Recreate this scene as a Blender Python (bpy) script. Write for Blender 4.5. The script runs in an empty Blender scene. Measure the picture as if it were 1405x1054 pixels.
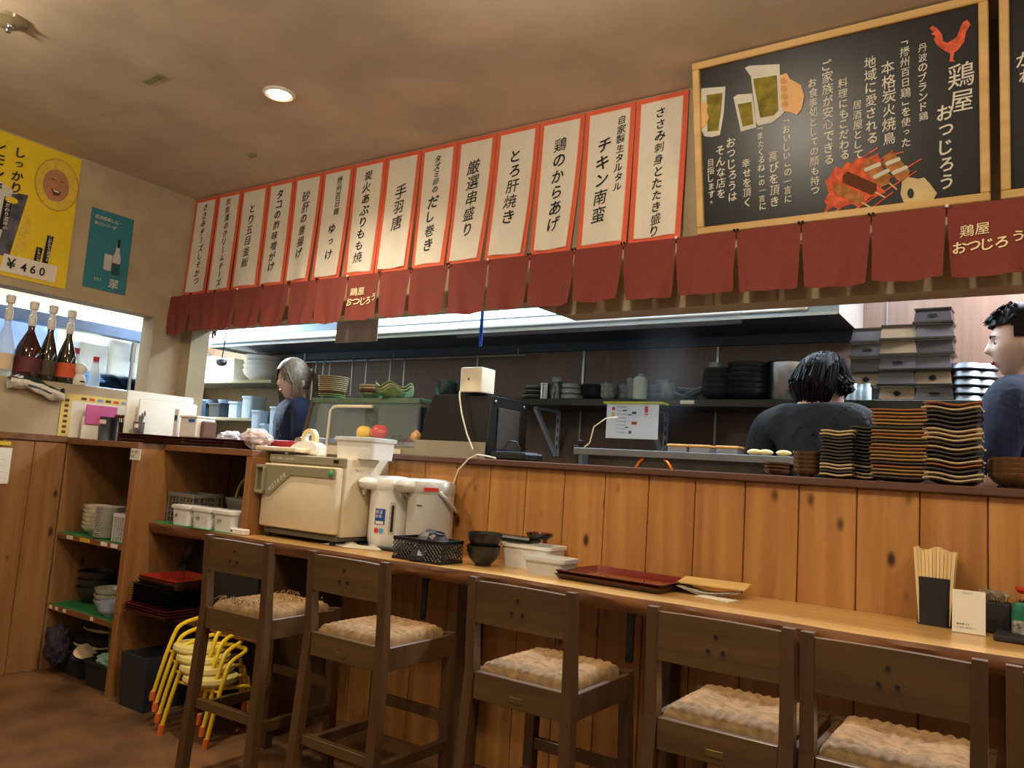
import bpy, bmesh, math, random
from mathutils import Vector, Matrix, noise
random.seed(7)
PI = math.pi
sc = bpy.context.scene
C = sc.collection

# ---------------------------------------------------------------- camera, world, lights, exposure
YAW, PITCH, ROLL, FPX = math.radians(34.144), math.radians(6.328), math.radians(3.781), 1082.67
CAM = Vector((0, 0, 1.168))
_f = Vector((-math.sin(YAW)*math.cos(PITCH), math.cos(YAW)*math.cos(PITCH), math.sin(PITCH)))
_r = Vector((math.cos(YAW), math.sin(YAW), 0)); _u = _r.cross(_f)
_r2 = math.cos(ROLL)*_r + math.sin(ROLL)*_u; _u2 = -math.sin(ROLL)*_r + math.cos(ROLL)*_u
camd = bpy.data.cameras.new('camera'); cam = bpy.data.objects.new('camera', camd); C.objects.link(cam)
m = Matrix((( _r2.x, _u2.x, -_f.x, CAM.x), (_r2.y, _u2.y, -_f.y, CAM.y), (_r2.z, _u2.z, -_f.z, CAM.z), (0, 0, 0, 1)))
cam.matrix_world = m
camd.sensor_width = 36; camd.lens = 36*FPX/1405; camd.clip_start = .02
sc.camera = cam
sc.view_settings.view_transform = 'Standard'; sc.view_settings.look = 'None'
sc.view_settings.gamma = 1; sc.view_settings.use_curve_mapping = False
sc.view_settings.exposure = 0.0
w = bpy.data.worlds.new('world'); sc.world = w; w.use_nodes = True
w.node_tree.nodes['Background'].inputs[0].default_value = (1, .84, .66, 1)
w.node_tree.nodes['Background'].inputs[1].default_value = .22

def add_light(name, kind, loc, power, color, size=.1, target=None, spread=None, sy=None, parent=None, blend=.5, angle=100):
    d = bpy.data.lights.new(name, kind); d.energy = power; d.color = color
    if kind == 'AREA':
        d.size = size
        if sy: d.shape = 'RECTANGLE'; d.size_y = sy
        else: d.shape = 'DISK'
        if spread: d.spread = math.radians(spread)
    else:
        d.shadow_soft_size = size
        if kind == 'SPOT': d.spot_size = math.radians(angle); d.spot_blend = blend
    o = bpy.data.objects.new(name, d); C.objects.link(o); o.location = loc
    if target is not None:
        o.rotation_euler = (Vector(target)-Vector(loc)).to_track_quat('-Z', 'Y').to_euler()
    if parent: o.parent = parent
    return o
WARM = (1, .87, .68)
# kitchen: cool fluorescent tubes under the ceiling and along the hood
add_light('kitchen_tube_light', 'AREA', (-2.0, 3.55, 2.36), 85, (.72, .87, 1), 3.2, (-2.0, 3.55, 0), sy=.12)
add_light('kitchen_tube_light', 'AREA', (-5.0, 3.35, 2.36), 120, (.78, .90, 1), 1.0, (-5.0, 3.35, 0), sy=.3)
add_light('kitchen_tube_light', 'AREA', (0.4, 3.60, 2.36), 60, (.95, .93, 1), 1.2, (0.4, 3.60, 0), sy=.12)
add_light('kitchen_tube_light', 'AREA', (-5.0, 1.9, 2.36), 15, (.80, .90, 1), 1.0, (-5.0, 1.9, 0), sy=.4)
# dining room: rows of warm downlights (the lit fittings themselves are built further down)
LAMPS = [(-2.68, 2.05, 62), (-0.75, 1.15, 30), (.9, 1.5, 30), (-2.75, .55, 30), (-.9, -.6, 30), (1.1, -.6, 20)]
for lx, ly, lp in LAMPS:
    add_light('downlight_beam', 'SPOT', (lx, ly, 2.66), lp*1.3, WARM, .05, (lx, ly, 0), angle=150, blend=1)

FILL_LIGHTS = [(-1.0, 1.3, 20), (.6, 1.2, 18), (-3.0, .6, 16), (-1.0, -1.4, 8)]  # unseen fill lights, added to brighten the ceiling and light the planks from above
for lx, ly, lp in FILL_LIGHTS:
    add_light('fill_light', 'POINT', (lx, ly, 2.44), lp*1.6, WARM, .06)

# ---------------------------------------------------------------- helpers
def ray(x, y):
    return _r2*((x-702.5)/FPX) - _u2*((y-527)/FPX) + _f
def pY(x, y, Y): r = ray(x, y); return CAM + r*(Y/r.y)
def pX(x, y, X): r = ray(x, y); return CAM + r*(X/r.x)
def pZ(x, y, Z): r = ray(x, y); return CAM + r*((Z-CAM.z)/r.z)

class MB:
    def __init__(s): s.bm = bmesh.new()
    def box(s, a, b, bev=0, rot=None, seg=1):
        a, b = Vector(a), Vector(b); c = (a+b)/2; d = b-a
        r = bmesh.ops.create_cube(s.bm, size=1)
        vs = r['verts']
        for v in vs: v.co = Vector((v.co.x*d.x, v.co.y*d.y, v.co.z*d.z))
        if bev:
            es = list({e for v in vs for e in v.link_edges})
            rr = bmesh.ops.bevel(s.bm, geom=es, offset=bev, segments=seg, affect='EDGES', profile=.5)
            vs = list({v for v in rr['verts']} | {v for v in vs if v.is_valid})
        M4 = Matrix.Translation(c) @ (rot.to_4x4() if rot else Matrix())
        for v in vs: v.co = M4 @ v.co
        return vs
    def hexa(s, lo, hi):            # lo / hi : four points each, same winding
        v = [s.bm.verts.new(p) for p in list(lo)+list(hi)]; n = len(lo)
        s.bm.faces.new(v[:n][::-1]); s.bm.faces.new(v[n:])
        for i in range(n): s.bm.faces.new((v[i], v[(i+1) % n], v[n+(i+1) % n], v[n+i]))
        return v
    def lathe(s, prof, n=24, c=(0, 0, 0), ell=(1, 1), wave=None):
        rings = []
        for r, z in prof:
            ring = []
            if r < 1e-6: ring = [s.bm.verts.new((c[0], c[1], c[2]+z))]
            else:
                for i in range(n):
                    a = 2*PI*i/n; dz = wave(a, r) if wave else 0
                    ring.append(s.bm.verts.new((c[0]+r*ell[0]*math.cos(a), c[1]+r*ell[1]*math.sin(a), c[2]+z+dz)))
            rings.append(ring)
        for A, B in zip(rings, rings[1:]):
            if len(A) == 1 and len(B) == 1: continue
            for i in range(n):
                j = (i+1) % n
                if len(A) == 1: s.bm.faces.new((A[0], B[j], B[i]))
                elif len(B) == 1: s.bm.faces.new((A[i], A[j], B[0]))
                else: s.bm.faces.new((A[i], A[j], B[j], B[i]))
        return rings
    def tube(s, pts, r, n=8, closed=False):
        pts = [Vector(p) for p in pts]; N = len(pts); rings = []; rr = r if isinstance(r, (list, tuple)) else [r]*N
        up = Vector((0, 0, 1))
        prev = None
        for i, p in enumerate(pts):
            t = (pts[min(i+1, N-1)]-pts[max(i-1, 0)])
            if closed: t = pts[(i+1) % N]-pts[i-1]
            t.normalize()
            if prev is None:
                a = t.cross(up)
                if a.length < .1: a = t.cross(Vector((1, 0, 0)))
            else: a = prev - t*prev.dot(t)
            a.normalize(); prev = a.copy(); b = t.cross(a)
            rings.append([s.bm.verts.new(p+(a*math.cos(2*PI*k/n)+b*math.sin(2*PI*k/n))*rr[i]) for k in range(n)])
        for i in range(N if closed else N-1):
            A, B = rings[i], rings[(i+1) % N]
            for k in range(n): s.bm.faces.new((A[k], A[(k+1) % n], B[(k+1) % n], B[k]))
        if not closed: s.bm.faces.new(rings[0][::-1]); s.bm.faces.new(rings[-1])
    def ball(s, c, r, u=16, v=10, sc_=(1, 1, 1), rot=None, fn=None):
        q = bmesh.ops.create_uvsphere(s.bm, u_segments=u, v_segments=v, radius=1)['verts']
        for x in q:
            p = Vector(x.co)
            if fn: p = fn(p)
            p = Vector((p.x*sc_[0], p.y*sc_[1], p.z*sc_[2]))*r
            if rot: p = rot @ p
            x.co = p+Vector(c)
        return q
    def prism(s, poly, y0, y1):      # polygon in x,z extruded along y
        A = [s.bm.verts.new((x, y0, z)) for x, z in poly]; B = [s.bm.verts.new((x, y1, z)) for x, z in poly]
        n = len(poly)
        s.bm.faces.new(A); s.bm.faces.new(B[::-1])
        for i in range(n): s.bm.faces.new((A[i], B[i], B[(i+1) % n], A[(i+1) % n]))
    def prismz(s, poly, z0, z1):
        A = [s.bm.verts.new((x, y, z0)) for x, y in poly]; B = [s.bm.verts.new((x, y, z1)) for x, y in poly]
        n = len(poly)
        s.bm.faces.new(A[::-1]); s.bm.faces.new(B)
        for i in range(n): s.bm.faces.new((A[i], A[(i+1) % n], B[(i+1) % n], B[i]))
    def grid(s, nx, ny, fn, thick=0):
        V = [[s.bm.verts.new(fn(i/nx, j/ny)) for i in range(nx+1)] for j in range(ny+1)]
        fs = [s.bm.faces.new((V[j][i], V[j][i+1], V[j+1][i+1], V[j+1][i])) for j in range(ny) for i in range(nx)]
        if thick:
            bmesh.ops.solidify(s.bm, geom=fs, thickness=thick)
    def build(s, name, mt, parent=None, loc=None, rz=0, smooth=False, norm=True):
        if norm: bmesh.ops.recalc_face_normals(s.bm, faces=s.bm.faces[:])
        me = bpy.data.meshes.new(name)
        if smooth:
            for f in s.bm.faces: f.smooth = True
            for e in s.bm.edges:
                if len(e.link_faces) == 2 and e.calc_face_angle(0) > .7: e.smooth = False
        s.bm.to_mesh(me); s.bm.free()
        if isinstance(mt, (list, tuple)):
            for q in mt: me.materials.append(q)
        else: me.materials.append(mt)
        o = bpy.data.objects.new(name, me); C.objects.link(o)
        if parent: o.parent = parent
        if loc is not None: o.location = loc
        if rz: o.rotation_euler = (0, 0, rz)
        return o

def thing(name, label, cat, loc=(0, 0, 0), rz=0, group=None):
    o = bpy.data.objects.new(name, None); C.objects.link(o); o.location = loc; o.rotation_euler = (0, 0, rz)
    o.empty_display_size = .05
    return tag(o, label, cat, group)
def tag(o, label, cat, group=None):
    o['label'] = label; o['category'] = cat
    if group: o['group'] = group
    return o
def struct(o): o['kind'] = 'structure'; return o
def stuff(o): o['kind'] = 'stuff'; return o
def dup(o, loc=None, rz=None, label=None, parent=None):
    c = o.copy(); C.objects.link(c)
    if parent: c.parent = parent
    if loc is not None: c.location = loc
    if rz is not None: c.rotation_euler = (0, 0, rz) if isinstance(rz, (int, float)) else rz
    if label: c['label'] = label
    for ch in [x for x in o.children if x.type != 'LIGHT']: dup(ch, parent=c)
    return c
ORD = ['', 'second', 'third', 'fourth', 'fifth', 'sixth', 'seventh', 'eighth', 'ninth', 'tenth', 'eleventh', 'twelfth', 'thirteenth', 'fourteenth',
       'fifteenth', 'sixteenth', 'seventeenth', 'eighteenth', 'nineteenth', 'twentieth', 'twenty-first', 'twenty-second', 'twenty-third', 'twenty-fourth']
def from_top(i, n):                  # i counted from the bottom
    k = n-1-i
    return 'topmost' if k == 0 else ('bottom' if i == 0 else ORD[k]+' from top')

# ---------------------------------------------------------------- materials
def newmat(name):
    mt = bpy.data.materials.new(name); mt.use_nodes = True; nt = mt.node_tree
    return mt, nt, nt.nodes['Principled BSDF']
def lin(c):
    return tuple(((v/255)/12.92 if v/255 <= .04045 else ((v/255+.055)/1.055)**2.4) for v in c)+(1,)
MC = {}
def mat(name, rgb, rough=.5, metal=0, var=.08, nscale=12, trans=0, emit=0, alpha=1, bump=0, coat=0, ior=1.45, sss=0):
    if name in MC: return MC[name]
    mt, nt, b = newmat(name); c = lin(rgb)
    b.inputs['Roughness'].default_value = rough; b.inputs['Metallic'].default_value = metal
    b.inputs['Transmission Weight'].default_value = trans; b.inputs['IOR'].default_value = ior
    b.inputs['Coat Weight'].default_value = coat; b.inputs['Alpha'].default_value = alpha
    b.inputs['Base Color'].default_value = c
    if var or bump:
        tc = nt.nodes.new('ShaderNodeTexCoord'); n = nt.nodes.new('ShaderNodeTexNoise'); n.inputs['Scale'].default_value = nscale
        n.inputs['Detail'].default_value = 5
        nt.links.new(tc.outputs['Object'], n.inputs['Vector'])
        if var:
            r = nt.nodes.new('ShaderNodeValToRGB'); r.color_ramp.elements[0].position = .3; r.color_ramp.elements[1].position = .7
            r.color_ramp.elements[0].color = tuple(v*(1-var*1.6) for v in c[:3])+(1,); r.color_ramp.elements[1].color = tuple(min(1, v*(1+var)) for v in c[:3])+(1,)
            nt.links.new(n.outputs['Fac'], r.inputs['Fac']); nt.links.new(r.outputs['Color'], b.inputs['Base Color'])
        if bump:
            bp = nt.nodes.new('ShaderNodeBump'); bp.inputs['Strength'].default_value = bump; bp.inputs['Distance'].default_value = .01
            nt.links.new(n.outputs['Fac'], bp.inputs['Height']); nt.links.new(bp.outputs['Normal'], b.inputs['Normal'])
    if emit:
        b.inputs['Emission Color'].default_value = c; b.inputs['Emission Strength'].default_value = emit
    MC[name] = mt
    return mt
def wood(name, light, dark, axis='Z', rough=.45, scale=1.0, knots=0, coat=0, tone=.35):
    if name in MC: return MC[name]
    mt, nt, b = newmat(name); N = nt.nodes.new; L = nt.links.new
    tc = N('ShaderNodeTexCoord'); oi = N('ShaderNodeObjectInfo')
    mp = N('ShaderNodeMapping'); s = {'X': (1.2, 22, 22), 'Y': (22, 1.2, 22), 'Z': (22, 22, 1.2)}[axis]
    mp.inputs['Scale'].default_value = tuple(v*scale for v in s)
    ad = N('ShaderNodeVectorMath'); ad.operation = 'ADD'; mu = N('ShaderNodeMath'); mu.operation = 'MULTIPLY'; mu.inputs[1].default_value = 37
    L(oi.outputs['Random'], mu.inputs[0]); L(tc.outputs['Object'], ad.inputs[0]); L(mu.outputs[0], ad.inputs[1]); L(ad.outputs[0], mp.inputs['Vector'])
    n = N('ShaderNodeTexNoise'); n.inputs['Scale'].default_value = 1; n.inputs['Detail'].default_value = 6; n.inputs['Distortion'].default_value = .6
    L(mp.outputs[0], n.inputs['Vector'])
    r = N('ShaderNodeValToRGB'); r.color_ramp.elements[0].position = .3; r.color_ramp.elements[1].position = .68
    r.color_ramp.elements[0].color = lin(dark); r.color_ramp.elements[1].color = lin(light)
    L(n.outputs['Fac'], r.inputs['Fac'])
    hs = N('ShaderNodeHueSaturation'); mr = N('ShaderNodeMapRange'); mr.inputs['To Min'].default_value = 1-tone/2; mr.inputs['To Max'].default_value = 1+tone/2
    L(oi.outputs['Random'], mr.inputs['Value']); L(mr.outputs[0], hs.inputs['Value']); L(r.outputs['Color'], hs.inputs['Color'])
    out = hs.outputs['Color']
    if knots:
        mp2 = N('ShaderNodeMapping'); mp2.inputs['Scale'].default_value = {'Z': (9, 9, 4.6), 'Y': (9, 4.6, 9), 'X': (4.6, 9, 9)}[axis]
        L(ad.outputs[0], mp2.inputs['Vector'])
        vo = N('ShaderNodeTexVoronoi'); vo.inputs['Scale'].default_value = knots; L(mp2.outputs[0], vo.inputs['Vector'])
        rk = N('ShaderNodeValToRGB'); rk.color_ramp.elements[0].position = .055; rk.color_ramp.elements[0].color = (1, 1, 1, 1)
        rk.color_ramp.elements[1].position = .15; rk.color_ramp.elements[1].color = (0, 0, 0, 1)
        L(vo.outputs['Distance'], rk.inputs['Fac'])
        mx = N('ShaderNodeMix'); mx.data_type = 'RGBA'; L(rk.outputs['Color'], mx.inputs[0]); L(out, mx.inputs[6]); mx.inputs[7].default_value = lin((62, 30, 12))
        out = mx.outputs[2]
    L(out, b.inputs['Base Color'])
    b.inputs['Roughness'].default_value = rough; b.inputs['Coat Weight'].default_value = coat; b.inputs['Coat Roughness'].default_value = .25
    bp = N('ShaderNodeBump'); bp.inputs['Strength'].default_value = .12; bp.inputs['Distance'].default_value = .004
    L(n.outputs['Fac'], bp.inputs['Height']); L(bp.outputs['Normal'], b.inputs['Normal'])
    MC[name] = mt
    return mt

M_plaster = mat('plaster', (176, 158, 128), .9, var=.10, nscale=5, bump=.5)
M_ceil = mat('ceiling_plaster', (196, 178, 154), .9, var=.10, nscale=3.5, bump=.5)
M_floor = mat('floor_brown', (112, 78, 48), .55, var=.38, nscale=3.2, bump=.2)
M_pine = wood('pine_plank', (186, 132, 70), (158, 104, 50), 'Z', .42, knots=1.0, coat=.15, tone=.16)
M_pine_side = wood('pine_side_plank', (152, 108, 62), (130, 86, 46), 'Z', .5, knots=1.0, tone=.14)
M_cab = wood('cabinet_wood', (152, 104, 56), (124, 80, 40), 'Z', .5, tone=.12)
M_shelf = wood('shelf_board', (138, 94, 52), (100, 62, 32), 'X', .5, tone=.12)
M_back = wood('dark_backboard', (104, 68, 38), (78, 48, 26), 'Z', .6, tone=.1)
M_counter = wood('counter_top', (206, 164, 98), (184, 138, 76), 'X', .28, coat=.3, tone=.02)
M_bark = wood('counter_edge', (128, 80, 40), (74, 42, 20), 'X', .6, scale=1.5, tone=.02)
M_stool = wood('stool_wood', (88, 62, 36), (66, 45, 26), 'Z', .38, coat=.2, tone=.1)
M_stoolx = wood('stool_slat_wood', (96, 70, 40), (74, 52, 28), 'X', .36, coat=.2, tone=.1)
M_cap = mat('cap_brown', (92, 62, 48), .4, var=.06)
M_rush = mat('rush_cord', (148, 116, 76), .8, var=.22, nscale=40, bump=.4)
M_noren = mat('noren_cloth', (122, 56, 46), .95, var=.07, nscale=300, bump=.15)
M_paper = mat('paper', (226, 218, 200), .8, var=.03)
M_orange = mat('orange_paper', (226, 98, 66), .8, var=.06)
M_ink = mat('black_ink', (22, 20, 20), .6, var=0)
M_cream_ink = mat('cream_print', (238, 220, 176), .8, var=0)
M_chalk = mat('chalk_white', (214, 208, 190), .9, var=.06)
M_board = mat('blackboard', (26, 26, 24), .35, var=.15, nscale=4)
M_frame = wood('board_frame', (214, 176, 112), (196, 156, 92), 'X', .4, tone=.04)
M_steel = mat('steel', (176, 178, 182), .28, 1, var=.06)
M_steel_dull = mat('dull_steel', (120, 126, 134), .45, 1, var=.1)
M_darksteel = mat('dark_steel', (66, 76, 88), .5, .3, var=.1)
M_brownwall = wood('kitchen_panel', (116, 92, 78), (102, 80, 68), 'Z', .45, scale=2, tone=.03)
M_white = mat('white_plastic', (226, 224, 216), .4, var=.03)
M_offwhite = mat('cream_plastic', (222, 208, 176), .38, var=.03)
M_milky = mat('milky_plastic', (214, 216, 210), .35, var=.02, alpha=.82)
M_black = mat('black_plastic', (24, 23, 23), .35, var=.1)
M_matblack = mat('matt_black', (34, 33, 33), .7, var=.1)
M_lacq = mat('red_lacquer', (112, 36, 26), .16, var=.06, coat=.5)
M_lacqk = mat('black_lacquer', (20, 15, 14), .18, var=.06, coat=.5)
M_skin = mat('skin', (206, 174, 158), .5, var=.04, nscale=30)
M_hairk = mat('black_hair', (11, 10, 13), .6, var=.3, nscale=60)
M_hairk.node_tree.nodes['Principled BSDF'].inputs['Specular IOR Level'].default_value = .15
M_hairb = mat('ash_blond_hair', (112, 96, 78), .55, var=.3, nscale=60)
M_navy = mat('navy_cloth', (24, 34, 62), .9, var=.12, nscale=20, bump=.2)
M_char = mat('charcoal_cloth', (30, 36, 46), .9, var=.12, nscale=20, bump=.2)
M_green = mat('green_mat', (40, 120, 62), .8, var=.08, nscale=60)
M_glass = mat('clear_glass', (210, 235, 225), .03, var=0, alpha=.05)
M_greenglass = mat('green_glass_edge', (120, 160, 140), .08, var=0, alpha=.75)
M_red = mat('red_plastic', (206, 48, 34), .4, var=.03)
M_yellow = mat('yellow_paint', (232, 196, 34), .35, var=.04)
M_tip = mat('orange_rubber', (228, 112, 38), .6, var=.05)

# ---------------------------------------------------------------- lettering (plain text turned into thin meshes)
GL = {}
def glyph(ch):
    if ch in GL: return GL[ch]
    cu = bpy.data.curves.new('glyph', 'FONT'); cu.body = ch; cu.size = 1; cu.resolution_u = 2; cu.offset = .003 if ch >= '\u4e00' else .016
    o = bpy.data.objects.new('glyph', cu); C.objects.link(o)
    dg = bpy.context.evaluated_depsgraph_get(); dg.update()
    me = bpy.data.meshes.new_from_object(o.evaluated_get(dg))
    V = [(v.co.x, v.co.y) for v in me.vertices]; F = [tuple(p.vertices) for p in me.polygons]
    if V:
        x0 = min(v[0] for v in V); x1 = max(v[0] for v in V); y0 = min(v[1] for v in V); y1 = max(v[1] for v in V)
        V = [(x-(x0+x1)/2, y-(y0+y1)/2) for x, y in V]
    bpy.data.objects.remove(o); bpy.data.meshes.remove(me)
    GL[ch] = (V, F); return GL[ch]
def put(bm, ch, x, z, size, y=0, ang=0, wide=1, vert=True, shear=.12, bold=0):
    if ch == ' ': return
    V, F = glyph(ch)
    if vert and ch in 'ー―': ang += PI/2
    if vert and ch in '「」': ang -= PI/2
    ca, sa = math.cos(ang), math.sin(ang); vs = []
    for a, b in V:
        a2, b2 = ca*a-sa*b, sa*a+ca*b
        vs.append(bm.verts.new((x+(a2*wide+b2*shear*.6)*size, y, z+(b2+a2*shear)*size)))
    for f in F:
        try: bm.faces.new([vs[i] for i in f])
        except ValueError: pass
def vtext(mb, s, x, ztop, size, pitch=1.08, y=0, wide=1, jit=.06, shear=.12):
    z = ztop-size/2
    for ch in s:
        k = .8 if ch in 'っゃュッょァィ' else 1
        put(mb.bm, ch, x+random.uniform(-jit, jit)*size, z, size*k*random.uniform(.93, 1.07), y, random.uniform(-.05, .05), wide, True, shear)
        z -= size*pitch*(.55 if ch == ' ' else (.85 if ch in '「」、。' else 1))
    return z
def htext(mb, s, x, z, size, pitch=.95, y=0, wide=1, shear=.05, dz=0):
    for ch in s:
        put(mb.bm, ch, x, z, size, y, 0, wide, False, shear); x += size*pitch; z += dz
def text_build(mb, name, mt, parent): return mb.build(name, mt, parent, norm=False)
# ================================================================ SETTING
XL, YW, YP, ZC = -4.30, 2.77, 2.70, 2.698      # left wall, upper front wall, partition planks, ceiling
UF, CZ = 2.17, .81                             # shelf unit front, counter top height
b = MB(); b.box((-8, -2.6, -.05), (2.6, 4.1, 0)); struct(b.build('floor', M_floor))
b = MB(); b.box((XL-.12, -2.6, ZC), (2.6, YW+.14, ZC+.05)); struct(b.build('ceiling', M_ceil))
b = MB()
b.box((XL-.12, -2.6, 0), (XL, YW, 1.478))
b.box((XL-.12, -2.6, 1.929), (XL, YW+.12, ZC))
b.box((XL-.12, 2.585, 1.478), (XL, YW, 1.929))
wl = struct(b.build('wall_left', M_plaster))
b = MB(); b.box((XL, -1.6, 1.165), (XL+.022, UF, 1.2), .004); b.build('dado_rail', M_shelf, wl)
# wainscot boards of the left wall
pb = MB(); pb.box((0, 0, 0), (.012, .155, 1.165), .003); p0 = pb.build('plank', M_pine_side, wl, (XL, UF-.157, 0))
for i in range(1, 14):
    o = dup(p0, (XL, UF-.157*(i+1), 0)); o.parent = wl
b = MB()   # front wall above the kitchen opening, its lower edge stepping down to the right
b.prism([(XL, ZC), (XL, 0.0), (-4.20, 0.0), (-4.20, 1.895), (-1.85, 1.895), (-1.655, 1.825), (2.6, 1.83), (2.6, ZC)], YW, YW+.12)
struct(b.build('wall_front', M_plaster))
# ---- partition of pine boards under the opening
b = MB(); b.box((-4.20, YP+.02, 0), (-2.4, YP+.11, 1.175)); b.box((-2.4, YP+.02, 0), (2.6, YP+.11, 1.188))
wp = struct(b.build('wall_partition', M_back))
pb = MB(); pb.box((0, 0, 0), (.1745, .018, 1.188), .003); p0 = None
e0 = -.665-.1775*12
for i in range(30):
    X = e0+.1775*i
    if p0 is None: p0 = pb.build('plank', M_pine, wp, (X, YP, 0))
    else: dup(p0, (X, YP, 0), parent=wp)
b = MB(); b.box((-2.62, YP-.025, 1.188), (2.6, YP+.30, 1.214), .004); struct(b.build('trim_1', M_cap))
# ---- kitchen shell
b = MB(); b.box((-8, 3.95, 0), (2.6, 4.05, 2.42)); wb = struct(b.build('wall_back', M_brownwall))
b = MB()
for x in (658, 803, 986):
    p = pY(x, 470, 3.95); b.box((p.x-.006, 3.942, 1.2), (p.x+.006, 3.95, 2.4))
b.box((-.60, 3.944, 1.2), (-.592, 3.95, 2.4)); b.build('joint_strip', M_steel, wb)
b = MB(); b.box((-8, YW+.12, 2.40), (2.6, 4.05, 2.45)); b.box((-8, 0, 2.40), (XL-.12, YW+.12, 2.45)); struct(b.build('ceiling_kitchen', mat('kitchen_ceiling', (206, 204, 196), .8)))
b = MB(); b.box((-5.85, 0, 0), (-5.75, 3.95, 2.40)); b.box((-8, -.1, 0), (XL-.12, 0, 2.42)); struct(b.build('wall_kitchen_left', mat('kitchen_wall_cream', (214, 196, 140), .7)))
b = MB(); b.box((2.6, YW, 0), (2.7, 4.05, 2.42)); struct(b.build('wall_kitchen_right', M_brownwall))

# ================================================================ CEILING FITTINGS
def downlight(x, y, label, lit=True):
    t = thing('ceiling_downlight', label, 'ceiling light', (x, y, ZC))
    b = MB(); b.lathe([(.050, 0), (.066, 0), (.068, -.006), (.058, -.012), (.050, -.010)], 28); b.build('trim_ring', M_white, t, smooth=True)
    b = MB(); b.lathe([(0, -.014), (.030, -.012), (.049, -.005), (.050, -.001)], 24)
    b.build('lamp_lens', mat('lamp_glow', (255, 214, 160), .4, var=0, emit=60) if lit else M_steel, t, smooth=True)
    return t
downlight(*LAMPS[0][:2], 'lit round downlight in the ceiling above the paper menu strips')
for q in LAMPS[1:]: downlight(q[0], q[1], 'lit round ceiling downlight outside the picture, %s' % {0: 'above the counter stools', 1: 'right of the viewer', 2: 'front left of the viewer', 3: 'left behind the viewer', 4: 'right behind the viewer'}[LAMPS.index(q)-1])
for i, q in enumerate(FILL_LIGHTS):  # cord and socket made up to carry each added fill light
    t = thing('fill_lamp_cord', 'added unseen fill light on a short cord, %s' % ['above and left of the viewer', 'above and right of the viewer', 'over the tables far left', 'behind the viewer'][i], 'ceiling light', (q[0], q[1], ZC))
    b = MB(); b.tube([(0, 0, 0), (0, 0, -.16)], .003, 6); b.lathe([(0, -.15), (.018, -.15), (.018, -.18), (0, -.18)], 14); b.build('flex', M_black, t)
t = thing('ceiling_fixture', 'unlit round clear-covered fitting at the ceiling top left corner', 'ceiling fitting', pZ(12, 26, ZC))
b = MB(); b.lathe([(0, -.03), (.03, -.03), (.045, -.018), (.062, -.012), (.066, 0)], 28); b.build('cover', mat('tinted_cover', (150, 136, 104), .2, metal=.3), t, smooth=True)
b = MB(); b.ball((.02, 0, -.034), .014); b.ball((-.018, .01, -.034), .012); b.build('lamp_bulb', M_steel, t, smooth=True)
b = MB(); b.box((-.065, -.018, -.006), (.065, .018, 0), .002)
o = tag(b.build('tape_strip', mat('tape_green', (132, 128, 100), .6), None, pZ(211, 108, ZC)), 'greyish strip of tape stuck on the ceiling left of the lit lamp', 'tape'); o.rotation_euler.z = math.radians(-4)
o.location.z = ZC
b = MB(); b.box((-.026, -.014, -.012), (.026, .014, 0), .003)
o = tag(b.build('sensor_cap', mat('tape_green', (132, 128, 100), .6), None, pZ(346, 212, ZC)), 'small dark rectangular cap on the ceiling near the paper strips', 'ceiling cap'); o.location.z = ZC

# ================================================================ PAPER MENU STRIPS
BX = [-4.297, -4.075, -3.851, -3.615, -3.396, -3.173, -2.946, -2.718, -2.49, -2.268, -2.043, -1.814, -1.589, -1.356, -1.131]
BT = [('ささみチーズしそかつ', .036, .048, 'cheese and shiso cutlet'), ('奈良漬のクリームチーズ', .033, .046, 'pickle and cream cheese'), ('とり五目釜飯', .10, .060, 'five-ingredient kettle rice'),
      ('タコの酢味噌がけ', .05, .056, 'octopus in vinegar miso'), ('砂肝の唐揚げ', .09, .060, 'fried gizzard'), ('播州百日鶏 ゆっけ', .04, .052, 'raw chicken yukke'),
      ('炭火あぶりもも焼', .05, .058, 'charcoal-seared thigh'), ('手羽唐', .16, .074, 'only three big characters'), ('タズミ卵のだし巻き', .05, .053, 'rolled omelette'),
      ('厳選串盛り', .11, .070, 'skewer platter'), ('とろ肝焼き', .10, .066, 'grilled liver'), ('鶏のからあげ', .09, .066, 'fried chicken'),
      ('チキン南蛮', .13, .070, 'chicken nanban in two columns'), ('ささみ刺身とたたき盛り', .05, .046, 'sashimi and tataki platter')]
ZB1, ZB0 = 2.69, 2.085
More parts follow.
